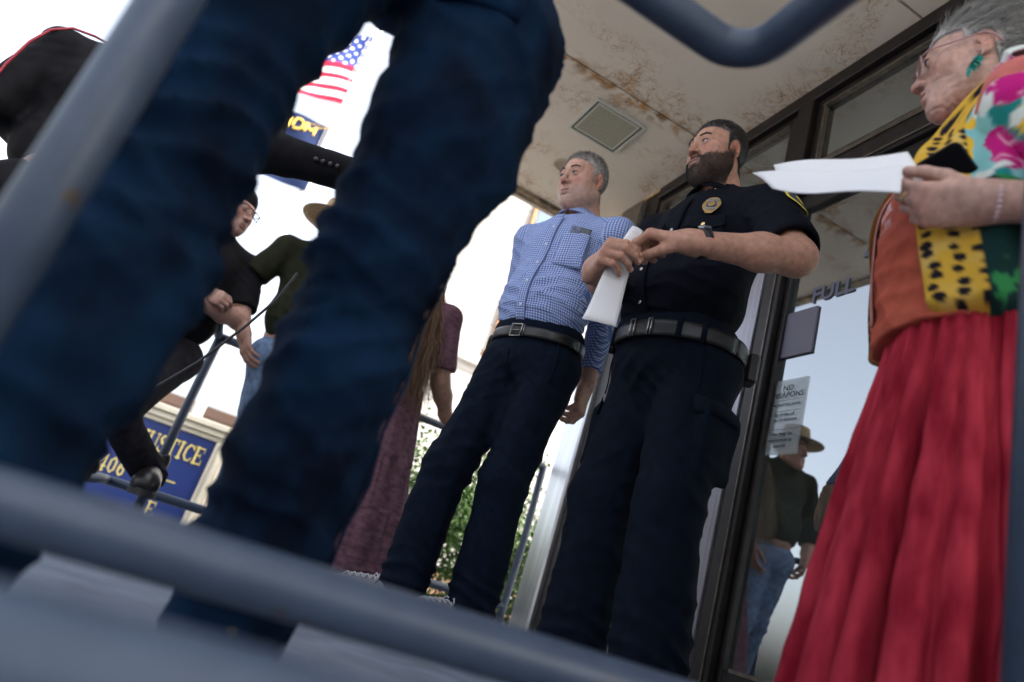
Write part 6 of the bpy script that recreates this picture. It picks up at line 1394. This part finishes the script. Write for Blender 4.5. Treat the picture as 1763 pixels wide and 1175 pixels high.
def serif_text(s_, size, x, z, par, nm='lettering', xs=.66):
    """block capitals with slab serifs drawn as strokes with thick and thin stems"""
    G_ = {'J': [((.62, 1), (.62, .22), .17), ((.62, .22), (.42, .02), .13), ((.42, .02), (.18, .04), .11), ((.18, .04), (.12, .22), .13), ((.40, .97), (.84, .97), .06)],
          'U': [((.18, 1), (.18, .28), .17), ((.18, .28), (.34, .05), .13), ((.34, .05), (.60, .05), .09), ((.60, .05), (.76, .28), .08), ((.76, .28), (.76, 1), .08), ((.02, .97), (.36, .97), .06), ((.62, .97), (.90, .97), .06)],
          'S': [((.70, .82), (.52, .96), .08), ((.52, .96), (.28, .95), .09), ((.28, .95), (.15, .76), .14), ((.15, .76), (.28, .58), .15), ((.28, .58), (.58, .42), .16), ((.58, .42), (.70, .24), .15), ((.70, .24), (.56, .06), .11), ((.56, .06), (.28, .04), .08), ((.28, .04), (.13, .20), .08), ((.71, 1.0), (.71, .72), .05), ((.12, .30), (.12, 0), .05)],
          'T': [((.45, 1), (.45, 0), .17), ((.05, .96), (.85, .96), .08), ((.06, 1), (.06, .74), .05), ((.84, 1), (.84, .74), .05), ((.27, .03), (.63, .03), .06)],
          'I': [((.30, 1), (.30, 0), .17), ((.10, .97), (.50, .97), .06), ((.10, .03), (.50, .03), .06)],
          'C': [((.78, .78), (.60, .95), .08), ((.60, .95), (.36, .95), .09), ((.36, .95), (.17, .70), .14), ((.17, .70), (.15, .30), .17), ((.15, .30), (.36, .05), .13), ((.36, .05), (.62, .04), .09), ((.62, .04), (.80, .22), .07), ((.80, 1.0), (.80, .70), .05)],
          'E': [((.22, 1), (.22, 0), .17), ((.05, .97), (.80, .97), .07), ((.05, .03), (.82, .03), .07), ((.22, .52), (.58, .52), .06), ((.79, 1), (.79, .74), .05), ((.82, .28), (.82, 0), .05), ((.58, .64), (.58, .40), .05)],
          '4': [((.56, 1), (.56, 0), .14), ((.56, 1), (.08, .32), .07), ((.06, .30), (.78, .30), .09), ((.38, .03), (.72, .03), .06)],
          '0': [((.45, .96), (.20, .75), .10), ((.20, .75), (.20, .25), .15), ((.20, .25), (.45, .04), .10), ((.45, .04), (.68, .25), .10), ((.68, .25), (.68, .75), .15), ((.68, .75), (.45, .96), .10)],
          '6': [((.66, .92), (.38, .80), .08), ((.38, .80), (.20, .50), .14), ((.20, .50), (.22, .20), .15), ((.22, .20), (.42, .04), .10), ((.42, .04), (.64, .16), .11), ((.64, .16), (.64, .42), .14), ((.64, .42), (.42, .54), .09), ((.42, .54), (.24, .42), .07)],
          'A': [((.12, 0), (.42, 1), .07), ((.42, 1), (.74, 0), .16), ((.22, .34), (.60, .34), .06), ((0, .03), (.26, .03), .06), ((.56, .03), (.92, .03), .06)], 'N': [((.16, 0), (.16, 1), .07), ((.16, 1), (.74, 0), .16), ((.74, 0), (.74, 1), .07), ((.02, .97), (.22, .97), .06), ((.6, .97), (.88, .97), .06), ((.02, .03), (.3, .03), .06)],
          '-': [((.1, .45), (1.5, .45), .09)]}
    W_ = {'J': .85, 'U': .92, 'S': .80, 'T': .88, 'I': .58, 'C': .88, 'E': .88, '4': .84, '0': .86, '6': .84, '-': 1.6, ' ': .5, 'A': .9, 'N': .92}
    b = MB(); k = 0
    for ch in s_:
        for p, q, w_ in G_.get(ch, []):
            p, q = A3(p[0], 0, p[1]), A3(q[0], 0, q[1]); d = (q-p)/np.linalg.norm(q-p); n_ = A3(-d[2], 0, d[0]); e = d*w_*.30 if w_ > .1 else d*.02
            c = [(p-e+n_*w_/2), (q+e+n_*w_/2), (q+e-n_*w_/2), (p-e-n_*w_/2)]; k += 1; y0, y1 = -.004-.00012*k, .0
            b.add([(x+v[0]*size*xs, y, z+v[2]*size) for y in (y0, y1) for v in c], [(0, 1, 2, 3), (7, 6, 5, 4), (0, 4, 5, 1), (1, 5, 6, 2), (2, 6, 7, 3), (3, 7, 4, 0)])
        x += W_[ch]*size*xs
    return b.build(nm, yel, par)
serif_text('JUSTICE', .128, .105, .995, SG); serif_text('406', .118, -.06, .745, SG); serif_text('-', .118, .37, .765, SG); serif_text('E', .115, .37, .53, SG)
# flags on a white pole
FP = empty('flagpole', (-.33, 9.5, GZ)); tag(FP, 'tall white flagpole behind the sign', 'flagpole'); b = MB(); b.tube([(0, 0, 0), (0, 0, 11)], [.075, .045], 16); b.build('pole', mat('white_pole_paint', (.72, .74, .76), .35), FP, True)
b = MB(); b.tube([(-.085, -.05, 1.2), (-.075, -.05, 10.8)], .006, 6); b.build('halyard', M['chrome'], FP, True); b = MB(); b.ell((0, 0, 11.05), (.11, .11, .11), 16); b.build('finial', M['gold'], FP, True)
def flag(nm, label, top, w_, h_, cols, droop, seed, cat='flag'):
    """hoist at the pole, flying towards -x, sagging"""
    nu, nv = 120, 70; G = []; UV = []
    for v in np.linspace(0, 1, nv):
        row = []
        for u in np.linspace(0, 1, nu): row.append((-u*w_*(1-.25*u), .10*math.sin(u*7+v*2+seed)*u**.5+.03*math.sin(u*17+v*5), -v*h_*(1-.18*u)-droop*u**1.3*w_-.05*math.sin(u*6+seed)*u)); UV.append((u, v))
        G.append(row)
    b = MB(); b.sheet(np.array(G), .004); V = np.vstack(b.v); UV = np.array(UV*2); C = cols(UV[:, 0], UV[:, 1]); o = mesh_obj(nm, V, b.f, M['flagcloth'], None, True, C, loc=top); tag(o, label, cat); return o, G
M['flagcloth'] = mat('flag_nylon', (.5, .5, .5), .8, attr='Col', spec=.1)
def us(u, v):
    s = (np.floor(v*13) % 2 == 0); C = np.where(s[:, None], [[.45, .02, .05]], [[.75, .75, .78]]); can = (u < .40) & (v < 6/13); C = np.where(can[:, None], [[.03, .05, .20]], C)
    a, b_ = (u/.40*11), (v/(7/13)*9); st = can & ((np.floor(a)+np.floor(b_)) % 2 == 1) & (((a % 1)-.5)**2+((b_ % 1)-.5)**2 < .10); return np.where(st[:, None], [[.75, .75, .78]], C)
def stf(u, v): C = np.tile([.010, .018, .055], (len(u), 1)); e = ((u-.5)/.17)**2+((v-.60)/.27)**2; C = np.where((e < 1)[:, None], [[.60, .38, .06]], C); return np.where((e < .72)[:, None], [[.20, .30, .25]], C)
flag('national_flag', 'national flag with red and white stripes and starred canton on the pole', (-.36, 9.45, 7.35), 2.4, 1.35, us, .55, 0)
so_, G = flag('state_flag', 'dark blue state flag with gold letters seen in reverse below the striped flag', (-.30, 9.45, 5.62), 1.9, 1.15, stf, .28, 2)
lt_ = MB(); G = np.array(G)     # reversed gold capitals following the cloth
for i, ch in enumerate('MONTANA'):
    S_ = {'M': [(0, 0, 0, 1), (0, 1, .5, .3), (.5, .3, 1, 1), (1, 1, 1, 0)], 'O': [(.2, 0, .8, 0), (.8, 0, 1, .25), (1, .25, 1, .75), (1, .75, .8, 1), (.8, 1, .2, 1), (.2, 1, 0, .75), (0, .75, 0, .25), (0, .25, .2, 0)], 'N': [(0, 0, 0, 1), (0, 1, 1, 0), (1, 0, 1, 1)], 'T': [(.5, 0, .5, 1), (0, 1, 1, 1)], 'A': [(0, 0, .5, 1), (.5, 1, 1, 0), (.22, .4, .78, .4)]}[ch]
    for x0_, y0_, x1_, y1_ in S_:
        P = []
        for t in np.linspace(0, 1, 7):
            u = .13+i*.105+(x0_+(x1_-x0_)*t)*.075; v = .24-(y0_+(y1_-y0_)*t)*.14; a, b2 = v*69, u*119; p = G[int(a), int(b2)]; P.append(p+A3(0, -.012, 0))
        lt_.tube(P, .017, 6)
lt_.build('lettering', mat('gold_flag_letters', (.70, .46, .08), .6), so_, True)
# tree added out of view so the door glass mirrors some foliage
def tree(label, x, y, h, seed, r=1.6):
    o = empty('unseen_tree', (x, y, GZ)); tag(o, label, 'tree'); b = MB(); b.tube([(0, 0, 0), (.05, .0, h*.3), (-.05, .05, h*.55)], [.16, .12, .07], 10)
    rg = np.random.default_rng(seed)
    for i in range(7): a = rg.uniform(0, 6.28); b.tube([(0, 0, h*.42), (math.cos(a)*r*.35, math.sin(a)*r*.35, h*.6), (math.cos(a)*r*.7, math.sin(a)*r*.7, h*.8)], [.06, .035, .015], 6)
    b.build('trunk', stm, o, True); k = 60; cc = rg.normal(size=(k, 3)); cc /= np.linalg.norm(cc, axis=1, keepdims=True); cc *= rg.uniform(.35, 1, (k, 1))*[r, r, h*.32]; cc[:, 2] += h*.72; P = cc[rg.integers(0, k, 9000)]+rg.normal(size=(9000, 3))*.26; V, F_ = leaves(P, .11, seed); mesh_obj('crown', V, F_, Lf[0], o, False)

tree('leafy tree added out of view for the door glass to mirror', -9.0, 6.2, 5.2, 21)
